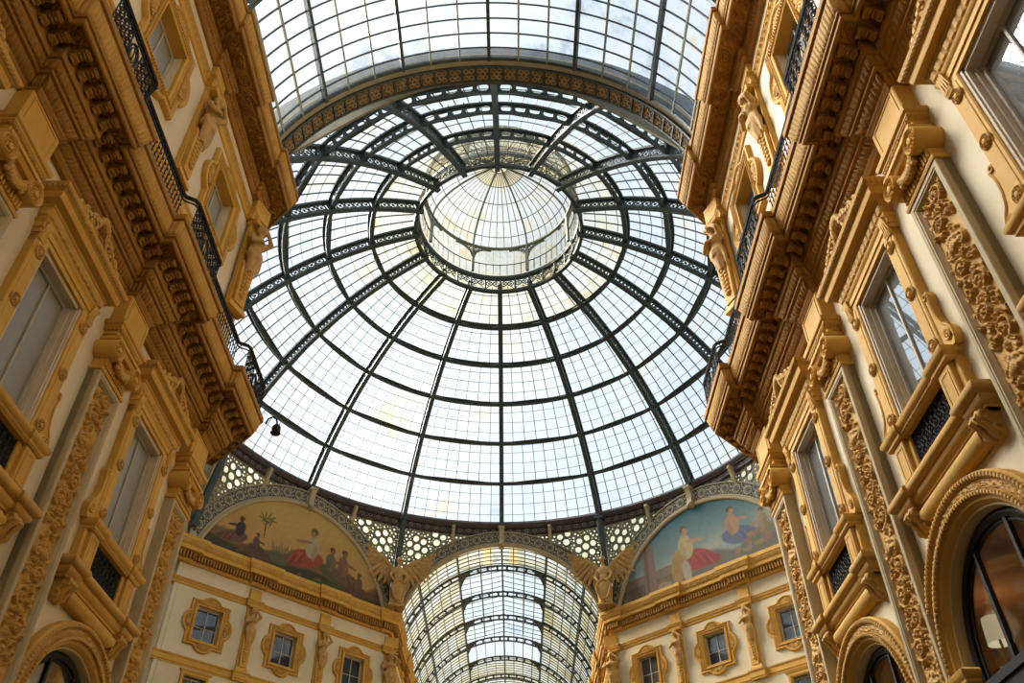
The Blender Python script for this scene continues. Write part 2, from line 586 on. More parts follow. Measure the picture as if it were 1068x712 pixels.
bars, laps, panes = MB(), MB(), MB()
NBAR = [9, 8, 7, 6, 5, 4]
for i in range(6):
    a = np.linspace(RINGS[i], RINGS[i + 1], 7)
    for k in range(16):
        for j in range(1, NBAR[i]):
            phi = (k + j / NBAR[i]) * 22.5
            ribbon(bars, a, phi, (19.92, 20.0), .019)
    for j in range(1, 4):
        aa = RINGS[i] + (RINGS[i + 1] - RINGS[i]) * j / 4
        phs = np.linspace(0, 360, 97)[:-1]
        da = .045
        laps.grid(np.stack([sph(aa - da, phs, 19.95), sph(aa + da, phs, 19.95), sph(aa + da, phs, 20.0), sph(aa - da, phs, 20.0)], 1), True, True)
dome_part('glazing_bar', bars, STEEL)
dome_part('glazing_lap', laps, STEEL_Y)
phs = np.linspace(0, 360, 129)[:-1]
P = np.stack([sph(a, phs, 20.02) for a in np.linspace(A0 - .3, RINGS[5], 34)], 1)
panes.grid(P, closed_u=True)
dome_part('glazing', panes, GLASS_D)
P = np.stack([sph(a, phs, 20.02) for a in np.linspace(RINGS[5], A1 + .8, 8)], 1)
dome_part('crown_glazing', MB().grid(P, closed_u=True), GLASS_C, dome, 'cream tinted panes round the lantern')

# ring the dome stands on
ring = thing('dome_ring_beam', 'dark iron ring beam the dome springs from, above the arches', 'ring beam', (0, YC), 29.2)
a = np.arange(96) * 2 * PI / 96


def ringprof(mb, prof, n=96):
    a = np.arange(n) * 2 * PI / n
    P = np.stack([np.stack([r * np.sin(a), r * np.cos(a), np.full(n, z)], -1) for r, z in prof], 1)
    return mb.grid(P, True, True)


mb = ringprof(MB(), [(17.62, 29.62), (17.52, 29.74), (17.50, 29.86), (17.58, 29.96), (17.62, 30.06), (18.3, 30.06), (18.3, 29.62)])
part('beam', mb, RINGC, ring)
mb = ringprof(MB(), [(17.74, 29.06), (17.66, 29.12), (17.66, 29.2), (17.78, 29.22), (17.78, 29.54), (17.64, 29.56), (17.64, 29.64), (17.95, 29.64), (17.95, 29.06)])
part('frieze', mb, RINGC, ring)
mb = MB()
for i in range(192):
    p = 2 * PI * i / 192
    q = MB().torus((0, 0, 0), .12, .03, 'y', 10, 5)
    c, s = math.cos(-p), math.sin(-p)
    mb.merge(q, lambda v: np.stack([v[:, 0] * math.cos(p) + (17.76 + v[:, 1]) * math.sin(p), -v[:, 0] * math.sin(p) + (17.76 + v[:, 1]) * math.cos(p), v[:, 2] + 29.38], -1))
part('frieze_rosette', mb, TRACE, ring)

# lantern on top of the dome
lan = thing('dome_lantern', 'small glazed lantern crowning the centre of the great dome', 'lantern', (0, YC), 40.2)
mb = ringprof(MB(), [(5.34, 40.45), (5.12, 40.48), (5.10, 40.66), (5.18, 40.70), (5.34, 40.70)], 64)
ringprof(mb, [(5.20, 41.66), (5.08, 41.70), (5.06, 41.92), (5.3, 41.96), (5.34, 41.66)], 64)
part('collar', mb, STEEL, lan)
mb = MB()
for i in range(32):
    p = 2 * PI * (i + .5) / 32
    q = MB()
    for cx in (-.22, .22):
        q.torus((cx, 0, 41.2), .20, .035, 'y', 14, 5)
        q.torus((cx, 0, 41.2), .07, .03, 'y', 8, 5)
    q.box(-.53, -.43, -.05, .1, 40.68, 41.68)
    for sx in (-1, 1):
        for sz in (-1, 1):
            q.tube([(0, 0, 41.2), (sx * .44, 0, 41.2 + sz * .46)], .03, 4)
    mb.merge(q, lambda v: np.stack([v[:, 0] * math.cos(p) + (5.14 + v[:, 1]) * math.sin(p), -v[:, 0] * math.sin(p) + (5.14 + v[:, 1]) * math.cos(p), v[:, 2]], -1))
part('collar_tracery', mb, STEEL, lan)
part('collar_glazing', ringprof(MB(), [(5.26, 40.66), (5.26, 41.7), (5.28, 41.7), (5.28, 40.66)], 64), GLASS_C, lan)
mb = ringprof(MB(), [(4.93, 42.80), (4.88, 42.84), (4.93, 42.88), (4.97, 42.84)], 64)
for i in range(64):
    p = 2 * PI * i / 64
    mb.tube([(4.93 * math.sin(p), 4.93 * math.cos(p), 41.9), (4.93 * math.sin(p), 4.93 * math.cos(p), 42.86)], .03, 4)
part('railing', mb, STEEL, lan)
for i in range(8):
    p = PI / 8 + 2 * PI * i / 8
    q = MB().box(-.10, .10, -.08, .08, 41.9, 44.45)
    for sgn in (-1, 1):      # spandrel brackets of the little arches
        c = [(sgn * (.07 + 1.25 * (1 - math.cos(x))), 44.40 - 1.15 * (1 - math.sin(x))) for x in np.linspace(.05, PI / 2, 9)]
        q.tube([(x, 0, z) for x, z in c], .085, 5)
        for x, z in c[2:6]:
            q.torus((x - sgn * .12, 0, min(z + .2, 44.25)), .11, .04, 'y', 8, 4)
    mb = MB().merge(q, lambda v: np.stack([v[:, 0] * math.cos(p) + (4.9 + v[:, 1]) * math.sin(p), -v[:, 0] * math.sin(p) + (4.9 + v[:, 1]) * math.cos(p), v[:, 2]], -1))
    part('post', mb, STEEL_L, lan)
EAVE_Z, EAVE_R, APEX = 44.42, 4.9, 47.5


def cap(t, phi, off=0.):
    """t = 0 at the eave, 1 at the apex"""
    t = np.asarray(t, float)
    r = EAVE_R * np.cos(t * PI / 2 * .985)
    z = EAVE_Z + (APEX - EAVE_Z) * np.sin(t * PI / 2) + off
    return np.stack(np.broadcast_arrays(r * np.sin(phi), r * np.cos(phi), z), -1)


mb = ringprof(MB(), [(4.95, 44.32), (4.80, 44.36), (4.80, 44.5), (4.95, 44.54), (5.05, 44.44)], 64)
part('eave_ring', mb, STEEL_L, lan)
for i in range(8):
    p = PI / 8 + 2 * PI * i / 8
    part('cap_rib', MB().tube(cap(np.linspace(0, .99, 14), p), .075, 6), STEEL_L, lan)
mb = MB()
for i in range(56):
    if i % 7:
        p = PI / 8 + 2 * PI * i / 56
        mb.tube(cap(np.linspace(0, .93, 10), p, .03), .028, 4)
for t in (.2, .4, .6, .78, .93):
    mb.tube(cap(np.full(48, t), np.arange(48) * 2 * PI / 48, .02), .034, 4, closed=True)
part('cap_bar', mb, STEEL_L, lan)
mb = MB().grid(np.stack([cap(t, np.arange(48) * 2 * PI / 48, .07) for t in np.linspace(0, .78, 12)], 1), closed_u=True)
part('cap_glazing', mb, GLASS_L, lan)
part('apex_glazing', MB().grid(np.stack([cap(t, np.arange(48) * 2 * PI / 48, .07) for t in np.linspace(.78, 1, 4)], 1), closed_u=True), GLASS_A, lan, 'amber tinted panes at the tip')
mb = MB()
for i in range(64):
    p = 2 * PI * i / 64
    mb.tube([(5.02 * math.sin(p), 5.02 * math.cos(p), 41.9), (5.02 * math.sin(p), 5.02 * math.cos(p), 44.4)], .014, 4)
mb2 = ringprof(MB(), [(5.06, 41.9), (5.06, 44.4), (5.08, 44.4), (5.08, 41.9)], 64)
part('drum_bar', mb, STEEL_L, lan)
part('drum_glazing', mb2, GLASS_L, lan)

# ------------------------------------------------------------------ arches of the octagon
ZC = 21.33                     # centre height of the arches and lunettes
BR0, BR1 = 6.98, 7.92          # arch band


def on_side(phi, A):
    """face of the octagon whose middle lies at azimuth phi: (u, y, z) -> space; y is depth behind the face"""
    p = math.radians(phi)
    n = np.array([math.sin(p), math.cos(p), 0]); t = np.array([math.cos(p), -math.sin(p), 0])
    return lambda v: np.array([0, YC, 0]) + t * v[:, :1] + n * (A + v[:, 1:2]) + np.array([0, 0, 1]) * v[:, 2:3]


UE = 7.18
aE = math.degrees(math.acos(UE / BR1))
band_out = arc(0, ZC, BR1, aE, 180 - aE, 48)
aI = 8.
band_in = arc(0, ZC, BR0, aI, 180 - aI, 56)


def arch_band(name, xy, rz, label, openwork=True):
    root = thing(name, label, 'arch', xy, ZC, rz, 'arch bands round the octagon')
    pts = band_out + band_in[::-1]
    low = [(-UE, ZC + 1.0), (UE, ZC + 1.0)]
    pts = [(UE, ZC + 1.0)] + band_out + [(-UE, ZC + 1.0)] + [(x, z) for x, z in band_in[::-1] if z > ZC + 1.0]
    mb = MB().holed(pts, [], lambda x, z, t: (x, t, z), .35)
    part('band', mb, BAND, root, 'grey patterned band')
    mb = MB()
    for r, w_ in ((BR1 - .05, .05), (BR0 + .06, .045)):
        a_ = aE if r > 7.3 else 9
        mb.tube([(x, -.03, z) for x, z in arc(0, ZC, r, a_ + .5, 179.5 - a_, 60)], w_, 6)
    part('band_moulding', mb, BAND, root)
    mb = MB(); md = MB()
    n = 23
    for i in range(n):
        t = 17 + (180 - 34) * i / (n - 1)
        x, z = 7.45 * math.cos(math.radians(t)), ZC + 7.45 * math.sin(math.radians(t))
        if abs(x) > UE - .35:
            continue
        md.disc((x, 0, z), [(.385, 0), (.385, .012), (.30, .014)], 18)
        mb.disc((x, 0, z), [(.30, 0), (.30, .035), (.24, .05), (.21, .03)], 16)
        md.disc((x, 0, z), [(.235, .04), (.12, .045), (.11, .07), (0, .08)], 12)
        for q in range(8):
            b = q * PI / 4
            mb.ell((x + .16 * math.cos(b), -.05, z + .16 * math.sin(b)), (.045, .02, .045), 6, 4)
        if i < n - 1:
            t2 = t + (180 - 34) / (n - 1) / 2
            for rr in (7.2, 7.45, 7.7):
                x2, z2 = rr * math.cos(math.radians(t2)), ZC + rr * math.sin(math.radians(t2))
                md.ell((x2, -.01, z2), (.085, .03, .085), 8, 4)
    for rr in (7.12, 7.79):
        a_ = aE if rr > 7.3 else 10
        md.tube([(x, -.002, z) for x, z in arc(0, ZC, rr, a_ + 1, 179 - a_, 60)], .028, 5)
    part('band_rosette', mb, BAND, root)
    part('band_inlay', md, BANDD, root, 'dark inlay of the band')
    mb = MB().tube([(x, -.05, z) for x, z in arc(0, ZC, 6.84, 8, 172, 60)], .11, 8)
    mb.tube([(x, -.02, z) for x, z in arc(0, ZC, 6.98, 8, 172, 60)], .06, 6)
    part('inner_moulding', mb, GREIGE, root)
    # keystone console
    mb = MB().prism_x([(.1, 27.95), (-.30, 28.0), (-.38, 28.15), (-.30, 28.35), (-.22, 28.7), (-.34, 29.15), (-.42, 29.35), (.1, 29.4)], -.17, .17)
    mb.box(-.22, .22, -.44, .1, 29.32, 29.5)
    mb.ell((0, -.34, 28.15), (.19, .12, .17))
    part('keystone', mb, GREIGE, root)
    return root


def face_xy(phi, A):
    p = math.radians(phi)
    return (A * math.sin(p), YC + A * math.cos(p))


AF = 17.55
far_arch = arch_band('arch_band', face_xy(0, AF), 0, 'pale patterned arch band over the mouth of the far glazed arm')
twin(far_arch, 'pale patterned arch band round the painted lunette with golden sky', face_xy(-45, AF - .12), 45)
twin(far_arch, 'pale patterned arch band round the painted lunette with blue sky', face_xy(45, AF - .12), -45)

# near arch: seen from below, coffered soffit
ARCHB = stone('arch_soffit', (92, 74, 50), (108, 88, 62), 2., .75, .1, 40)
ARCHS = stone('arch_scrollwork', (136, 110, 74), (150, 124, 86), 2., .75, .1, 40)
na = thing('near_arch', 'broad coffered arch soffit between the near vault and the dome', 'arch', (0, YC - 17.6), ZC)


def vaultgrid(r0, r1, y0, y1, a0=6, a1=174, n=90):
    a = np.radians(np.linspace(a0, a1, n))
    P = np.stack([np.stack([r * np.cos(a), np.full(n, y), ZC + r * np.sin(a)], -1) for r, y in ((r0, y0), (r0, y1), (r1, y1), (r1, y0))], 1)
    return MB().grid(P, closed_v=True)


YN = YC - 17.6
NR = 7.46
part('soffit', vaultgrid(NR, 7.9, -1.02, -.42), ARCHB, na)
part('fascia', vaultgrid(NR + .04, 7.9, -1.30, -1.02), BAND, na, 'paler outer strip')
mo = MB()
for i in range(43):
    mb = MB()
    t = math.radians(6 + 168 * i / 42)
    c, s = math.cos(t), math.sin(t)
    q = MB().box(-.03, .03, -1.0, -.42, -.05, .02)
    mb.merge(q, lambda v: np.stack([(NR - .01 + v[:, 2]) * c - v[:, 0] * s, v[:, 1], ZC + (NR - .01 + v[:, 2]) * s + v[:, 0] * c], -1))
    part('soffit_rib', mb, STEEL, na)
    if i < 42:
        t = math.radians(6 + 168 * (i + .5) / 42)
        c, s = math.cos(t), math.sin(t)
        q = MB()
        for dx, dy in ((-.11, -.86), (.11, -.86), (-.11, -.58), (.11, -.58)):
            q.torus((dx, dy, 0), .08, .028, 'z', 10, 5)
        q.torus((0, -.72, 0), .09, .03, 'z', 10, 5)
        mo.merge(q, lambda v: np.stack([(NR - .01 + v[:, 2]) * c - v[:, 0] * s, v[:, 1], ZC + (NR - .01 + v[:, 2]) * s + v[:, 0] * c], -1))
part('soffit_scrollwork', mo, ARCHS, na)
ZINC = stone('zinc_flashing', (96, 104, 108), (116, 124, 128), 1.5, .6, .05, 20)
q = vaultgrid(7.6, 8.9, -.98, -.80)
q.xf(lambda v: v + np.array([0, YN, 0]))
solo('wall_parapet', q, ZINC, kind='structure')
mb = vaultgrid(NR - .05, NR + .05, -.46, -.38)
mb.merge(vaultgrid(NR - .06, NR + .05, -1.06, -.99)); mb.merge(vaultgrid(NR - .02, NR + .2, -1.40, -1.28))
part('edge_moulding', mb, STEEL, na)
# its face towards the octagon
pts = [(UE, ZC + 1.0)] + band_out + [(-UE, ZC + 1.0)] + [(x, z) for x, z in arc(0, ZC, NR + .02, 12, 168, 56)[::-1] if z > ZC + 1.0 and abs(x) < UE]
part('face_band', MB().holed(pts, [], lambda x, z, t: (x, -.37 + t, z), .04), BAND, na)

# ------------------------------------------------------------------ pierced spandrels between arches and ring
def spandrel_map(phi, sgn):
    p = math.radians(phi)
    n = np.array([math.sin(p), math.cos(p), 0]); t = np.array([math.cos(p), -math.sin(p), 0])
    A = AF + .10

    def fn(v):
        u, y, z = v[:, 0], v[:, 1], v[:, 2]
        r = np.hypot(u, A)
        k = np.clip((z - 24.2) / (29.3 - 24.2), 0, 1)
        rr = r + (17.80 - r) * k
        f = rr / r
        P = t * (u * f)[:, None] + n * ((A + y) * f)[:, None]
        P[:, 2] = z
        return P + np.array([0, YC, 0])
    return fn


def inside(pt, poly, margin):
    x, y = pt
    c = False
    n = len(poly)
    dmin = 9
    for i in range(n):
        x1, y1 = poly[i]; x2, y2 = poly[(i + 1) % n]
        if (y1 > y) != (y2 > y) and x < (x2 - x1) * (y - y1) / (y2 - y1) + x1:
            c = not c
        L2 = (x2 - x1) ** 2 + (y2 - y1) ** 2
        t = max(0, min(1, ((x - x1) * (x2 - x1) + (y - y1) * (y2 - y1)) / (L2 + 1e-9)))
        dmin = min(dmin, math.hypot(x - x1 - t * (x2 - x1), y - y1 - t * (y2 - y1)))
    return c and dmin > margin


sp_poly = [(x, z) for x, z in arc(0, ZC, BR1 - .06, 25.5, 78, 22)]
sp_poly = sp_poly + [(sp_poly[-1][0], 29.22)] + [(x, 29.22) for x in np.linspace(2.2, 7.0, 9)] + [(7.12, 29.0)]
sp_poly = [p for p in sp_poly if p[1] > 24.75]
sp_poly[-1] = (7.12, 29.1); sp_poly.append((7.12, 24.9))
sp_holes = []
taken = []


def try_hole(x, z, r, n=12, gap=.055):
    if not inside((x, z), sp_poly, r + gap):
        return
    if any(math.hypot(x - a_, z - b_) < r + c_ + gap for a_, b_, c_ in taken):
        return
    taken.append((x, z, r)); sp_holes.append(circle(x, z, r, n))


for cx, cz in ((5.95, 27.85), (4.55, 28.3)):
    try_hole(cx, cz, .25, 16)
    for q in range(6):
        try_hole(cx + .60 * math.cos(q * PI / 3 + .3), cz + .60 * math.sin(q * PI / 3 + .3), .225, 14)
    for q in range(12):
        try_hole(cx + .98 * math.cos(q * PI / 6), cz + .98 * math.sin(q * PI / 6), .08, 8)
for gap_r in ((.085, .30), (.05, .20)):
    r, st = gap_r
    z = 24.9
    row = 0
    while z < 29.2:
        x = 1.5 + (row % 2) * st / 2
        while x < 7.2:
            try_hole(x, z, r, 8, .045)
            x += st
        z += st * .87; row += 1


def spandrel(phi, sgn, label):
    root = thing('spandrel_screen', label, 'tracery screen', face_xy(phi, 0), 24.7, 0, 'pierced spandrels under the ring beam')
    mb = MB().holed([(sgn * x, z) for x, z in sp_poly], [[(sgn * x, z) for x, z in h] for h in sp_holes], lambda x, z, t: (x, t, z), .07)
    fn = spandrel_map(phi, sgn)
    mb.xf(lambda v: fn(v) - np.array([0, YC, 0]))
    part('tracery', mb, TRACE, root)
    mb = MB()
    for x, z, r in taken:
        if r > .2:
            mb.torus((sgn * x, -.02, z), r + .02, .035, 'y', 14, 5)
    mb.xf(lambda v: fn(v) - np.array([0, YC, 0]))
    part('tracery_ring', mb, TRACE, root)
    mb = MB().holed([(sgn * x, z) for x, z in sp_poly], [], lambda x, z, t: (x, .16 + t, z), .02)
    mb.xf(lambda v: fn(v) - np.array([0, YC, 0]))
    part('backing_glass', mb, GLASS_T, root)
    # small bracket carrying the ring
    return root


WHERE = {-45: 'golden-sky lunette', 0: 'far glazed arm', 45: 'blue-sky lunette'}
for phi in (-45, 0, 45):
    for sgn in (-1, 1):
        spandrel(phi, sgn, 'pierced flower-tracery spandrel above the arch of the %s, on its %s' % (WHERE[phi], 'left' if sgn < 0 else 'right'))
# plain fills behind the camera side of the octagon
for phi in (135, -135, 90, -90, 180):
    for sgn in (-1, 1):
        mb = MB().holed([(sgn * x, z) for x, z in sp_poly], [], lambda x, z, t: (x, t, z), .1)
        fn = spandrel_map(phi, sgn)
        mb.xf(fn)
        solo('wall_spandrel', mb, TRACE, kind='structure')
for phi in (135, -135, 90, -90):
    q = MB().holed(pts, [], lambda x, z, t: (x, t, z), .3)
    fn = on_side(phi, AF)
    solo('wall_arch', MB().merge(q, fn), BAND, kind='structure')
# iron stanchions at the corners, from the winged figures up to the ring
for k, (phi, lab) in enumerate(((-22.5, 'between the golden-sky lunette and the far arm'), (22.5, 'between the far arm and the blue-sky lunette'), (-67.5, 'at the outer end of the golden-sky lunette'), (67.5, 'at the outer end of the blue-sky lunette'))):
    p = math.radians(phi)
    root = thing('iron_stanchion', 'dark iron stanchion rising to the ring beam ' + lab, 'stanchion', (0, YC), 24.0, -phi, 'stanchions at the octagon corners')
    rb, rt = 18.85, 17.62
    q = MB()
    P = []
    for z in (24., 26.5, 29.7):
        r = rb + (rt - rb) * (z - 24) / 5.7
        P.append([(-.2, r, z), (-.2, r - .2, z), (-.09, r - .32, z), (.09, r - .32, z), (.2, r - .2, z), (.2, r, z)])
    q.grid(np.array(P), closed_v=True)
    part('shaft', q, STEEL, root)
    q = MB().box(-.28, .28, rt - .34, rt + .1, 29.4, 29.62)
    part('cap', q, STEEL, root)
for s_ in (-1, 1):     # piers closing the outer ends of the diagonal walls
    p = math.radians(67.5 * s_)
    q = MB().box(-1.7, 1.7, 19.15, 19.5, 21.5, 29.4)
    q.xf(lambda v: np.stack([v[:, 0] * math.cos(p) + v[:, 1] * math.sin(p), YC - v[:, 0] * math.sin(p) + v[:, 1] * math.cos(p), v[:, 2]], -1))
    solo('wall_pier', q, BAND, kind='structure')
for phi in (-56, -34, -11, 11, 34, 56):
    root = thing('ring_bracket', 'small scrolled stone bracket under the ring beam, %s of %s' % ('left' if (phi + 360) % 45 > 22.4 else 'right', {-56: 'the golden-sky lunette keystone', -34: 'the golden-sky lunette keystone', -11: 'the far arch keystone', 11: 'the far arch keystone', 34: 'the blue-sky lunette keystone', 56: 'the blue-sky lunette keystone'}[phi]), 'bracket', (0, YC), 28.2, -phi, 'brackets under the ring beam')
    q = MB().prism_x([(17.75, 28.25), (17.55, 28.5), (17.5, 28.8), (17.40, 29.1), (17.25, 29.3), (17.3, 29.5), (17.75, 29.5)], -.1, .1)
    part('console', q, GREIGE, root)

# ------------------------------------------------------------------ barrel vaults
VR = 7.42


def vpt(a, y, r=VR):
    a = np.radians(a)
    return np.stack(np.broadcast_arrays(r * np.cos(a), y + 0 * a, ZC + .05 + r * np.sin(a)), -1)


def truss(y, r0=6.98, r1=7.42, n=56):
    mb = MB()
    a = np.linspace(14, 166, n)
    for ra, rb, hw in ((r0, r0 + .09, .07), (r1 - .09, r1, .07)):
        P = np.stack([vpt(a, y - hw, ra), vpt(a, y + hw, ra), vpt(a, y + hw, rb), vpt(a, y - hw, rb)], 1)
        mb.grid(P, closed_v=True)
    nO = 27
    for i in range(nO + 1):
        t = 14 + 152 * i / nO
        # post with concave flanks
        prof = [(-.14, r0 + .05), (-.05, (r0 + r1) / 2), (-.14, r1 - .05), (.14, r1 - .05), (.05, (r0 + r1) / 2), (.14, r0 + .05)]
        v = []
        for yy in (y - .025, y + .025):
            for s_, r in prof:
                v.append(vpt(t + math.degrees(s_ / 7), yy, r))
        mb.add(v, [(0, 1, 4, 5), (1, 2, 3, 4), (6, 11, 10, 7), (7, 10, 9, 8)] + [(j, (j + 1) % 6, 6 + (j + 1) % 6, 6 + j) for j in range(6)])
    return mb


def lbar(mb, a, y0, y1, r, hw, hh):
    t = math.radians(a)
    c, s = math.cos(t), math.sin(t)
    q = MB().box(-hw, hw, y0, y1, -hh, hh)
    mb.merge(q, lambda v: np.stack([(r + v[:, 2]) * c - v[:, 0] * s, v[:, 1], ZC + .05 + (r + v[:, 2]) * s + v[:, 0] * c], -1))


def tbar(mb, y, r=VR, hw=.02, a0=5, a1=175, n=44, hh=.03):
    a = np.linspace(a0, a1, n)
    P = np.stack([vpt(a, y - hw, r - hh), vpt(a, y + hw, r - hh), vpt(a, y + hw, r + hh), vpt(a, y - hw, r + hh)], 1)
    mb.grid(P, closed_v=True)


PURL = [90 + 25.3 * k for k in (-3, -2, -1, 0, 1, 2, 3)]


def vault(name, label, y0, y1, trusses, tstep, glassm, sub, xy, gap=None):
    root = thing(name, label, 'glass vault', xy, ZC, 0)
    off = np.array([0, xy[1], 0])
    mk = lambda nm, mb, m, lab=None: part(nm, mb.xf(lambda v: v - off), m, root, lab)
    for y in trusses:
        mk('truss', truss(y), STEEL)
    for a in PURL:
        mb = MB(); lbar(mb, a, y0, y1, VR - .06, .06, .10)
        mk('purlin', mb, STEEL)
    mb = MB()
    for k in range(-11, 12):
        if k % sub:
            a = 90 + 25.3 * k / sub
            if 6 < a < 174:
                lbar(mb, a, y0, y1, VR, .03, .035)
    if mb.n:
        mk('secondary_bar', mb, STEEL_Y)
    mb = MB()
    y = y0 + .1
    while y < y1:
        if gap is None or not (gap[0] < y < gap[1]):
            tbar(mb, y)
        else:
            tbar(mb, y, a0=5, a1=90 - 25.3); tbar(mb, y, a0=90 + 25.3, a1=175)
        y += tstep
    mk('glazing_bar', mb, STEEL)
    a = np.linspace(3, 177, 60)
    ys = np.linspace(y0, y1, 12)
    if gap is None:
        mb = MB().grid(np.stack([vpt(a, y, VR + .05) for y in ys], 1))
    else:
        mb = MB()
        for aa in (np.linspace(3, 90 - 25.3, 24), np.linspace(90 + 25.3, 177, 24)):
            mb.grid(np.stack([vpt(aa, y, VR + .05) for y in ys], 1))
        for ya, yb in ((y0, gap[0]), (gap[1], y1)):
            mb.grid(np.stack([vpt(np.linspace(90 - 25.3, 90 + 25.3, 20), y, VR + .05) for y in np.linspace(ya, yb, 5)], 1))
    mk('glazing', mb, glassm)
    return root


vault('near_glass_vault', 'glazed barrel vault overhead, nearest the viewer, meeting the arch', NEAR_END, YN - 1.32, [12.0 - BAY * k for k in range(5)], .57, GLASS_V, 3, (0, 8))
FT = [57.4 + 4.3 * k for k in range(8)]
fv = vault('far_glass_vault', 'glazed barrel vault of the far arm beyond the octagon', YC + AF + .3, 92, FT, .58, GLASS_F, 4, (0, YC + AF + .3), gap=(57.4, FT[4]))
# raised skylight along the ridge of the far vault
off = np.array([0, YC + AF + .3, 0])
mb, mg = MB(), MB()
xe = VR * math.sin(math.radians(25.3)); ze = ZC + .05 + VR * math.cos(math.radians(25.3))
zr = ze + 1.15
yy = 57.4
while yy < FT[3] + .1:
    mb.tube([(-xe, yy, ze + .35), (0, yy, zr), (xe, yy, ze + .35)], .03, 4)
    yy += .86
mb.box(-.05, .05, 57.4, FT[3], zr - .08, zr + .04)
for s in (-1, 1):
    mb.box(s * xe / 2 - .03, s * xe / 2 + .03, 57.4, FT[3], (ze + .35 + zr) / 2 - .03, (ze + .35 + zr) / 2 + .03)
    mb.box(s * xe - .05, s * xe + .05, 57.4, FT[4], ze - .05, ze + .38)
    mg.grid(np.array([[(s * xe, y, ze + .38), (0, y, zr + .05)] for y in (57.4, FT[3])]))
part('skylight_bar', mb.xf(lambda v: v - off), STEEL, fv)
part('skylight_glazing', mg.xf(lambda v: v - off), GLASS_D, fv)
mb = MB()
for y in FT[:5]:
    for s in (-1, 1):
        c = [(s * (xe - 1.5 * (1 - math.cos(x))), y + .12 + 3.6 * (1 - math.sin(x))) for x in np.linspace(0, PI / 2, 8)]
        for (xa, ya), (xb, yb) in zip(c[:-1], c[1:]):
            za, zb = ze + .1 + (xe - abs(xa)) * .3, ze + .1 + (xe - abs(xb)) * .3
            mb.add([(xa, ya, za), (xb, yb, zb), (s * xe, yb, ze + .1), (s * xe, ya, ze + .1)], [(0, 1, 2, 3)])
part('corner_plate', mb.xf(lambda v: v - off), STEEL, fv)
mb = MB()
for a in (98, 83.5):
    q = MB(); 
    aa = np.linspace(a - 2.5, a + 2.5, 4)
    mb.grid(np.stack([vpt(aa, y, VR + .03) for y in np.linspace(YC + AF + .35, 57.3, 4)], 1))
part('amber_pane', mb.xf(lambda v: v - off), TINT_Y, fv, 'amber stained panes')

# glazed vaults over the side arms
for s_, nm in ((1, 'right'), (-1, 'left')):
    aa = np.radians(np.linspace(4, 176, 30))
    q = MB().grid(np.stack([np.stack([np.full(30, s_ * x), YC + 7.42 * np.cos(aa), ZC + .05 + 7.42 * np.sin(aa)], -1) for x in (17.7, 20.8, 24)], 1))
    solo('ceiling_side_' + nm, q, GLASS_V, kind='structure')
    q = MB()
    for k in range(-3, 4):
        t = math.radians(90 + 25.3 * k)
        y, z = YC + 7.36 * math.cos(t), ZC + .05 + 7.36 * math.sin(t)
        q.box(min(s_ * 17.6, s_ * 24), max(s_ * 17.6, s_ * 24), y - .06, y + .06, z - .08, z + .08)
    for x in np.arange(18, 24, .6):
        q.tube([(s_ * x, YC + 7.38 * math.cos(t), ZC + .05 + 7.38 * math.sin(t)) for t in aa], .025, 4)
    solo('ceiling_bars_' + nm, q, STEEL, kind='structure')
    q = MB().holed(arc(YC, ZC, 7.5, 0, 180, 30), [], lambda a_, b_, t_: (s_ * (24 + t_), a_, b_), .2)
    solo('wall_side_gable_' + nm, q, CREAM, kind='structure')
# ================================================================== cornices
def mitre(path):
    p = np.asarray(path, float)
    d = np.diff(p, axis=0); d /= np.linalg.norm(d, axis=1, keepdims=True)
    nl = np.stack([-d[:, 1], d[:, 0]], 1)
    n = len(p)
    M = np.array([(nl[max(i - 1, 0)] + nl[min(i, n - 2)]) / (1 + nl[max(i - 1, 0)] @ nl[min(i, n - 2)]) for i in range(n)])
    return p, d, nl, M


def h_leaf(s, t, per):
    a = np.abs(np.cos(PI * s / per))
    return (a ** .6) * (1 - .55 * t ** 2) * .9 - .35 * np.exp(-((s / per - np.round(s / per)) / .07) ** 2) * (1 - t)


def h_egg(s, t, per):
    x = s / per - np.round(s / per)
    e = np.clip(1 - (x / .34) ** 2 - ((t - .5) / .52) ** 2, 0, 1) ** .5
    dart = np.clip(1 - np.abs(np.abs(x) - .5) / .08, 0, 1) * .6
    rim = np.clip(1 - np.abs(np.sqrt((x / .42) ** 2 + ((t - .5) / .62) ** 2) - 1) / .14, 0, 1) * .5
    return np.maximum(np.maximum(e, dart), rim)


def h_bead(s, t, per):
    x = s / per - np.round(s / per)
    return np.clip(1 - (x / .42) ** 2 - ((t - .5) / .55) ** 2, 0, 1) ** .5


def h_scroll(s, t, per):
    x = s / per
    k = np.floor(x); f = x - k - .5
    c = np.where(k % 2 == 0, .42, .58)
    r = np.sqrt((f * 1.05) ** 2 + ((t - c) * .95) ** 2)
    th = np.arctan2(t - c, f) * np.where(k % 2 == 0, 1, -1)
    spiral = .5 + .5 * np.cos(2 * PI * (r / .17) - th)
    env = np.clip((.52 - r) / .1, 0, 1)
    leaf = np.clip(.5 + .5 * np.sin(14 * f + 9 * t * np.where(k % 2 == 0, 1, -1)), 0, 1) * np.clip((r - .38) / .1, 0, 1)
    return np.maximum(spiral * env, .75 * leaf)


def h_guil(s, t, per):
    x = s / per * PI
    a = np.abs(t - .5 - .33 * np.sin(x)); b = np.abs(t - .5 + .33 * np.sin(x))
    eye = np.clip(1 - np.hypot((np.mod(s / per, 1) - .5) * per / .055, (t - .5) / .2), 0, 1)
    return np.maximum(np.clip(1 - np.minimum(a, b) / .15, 0, 1) ** .6, eye)


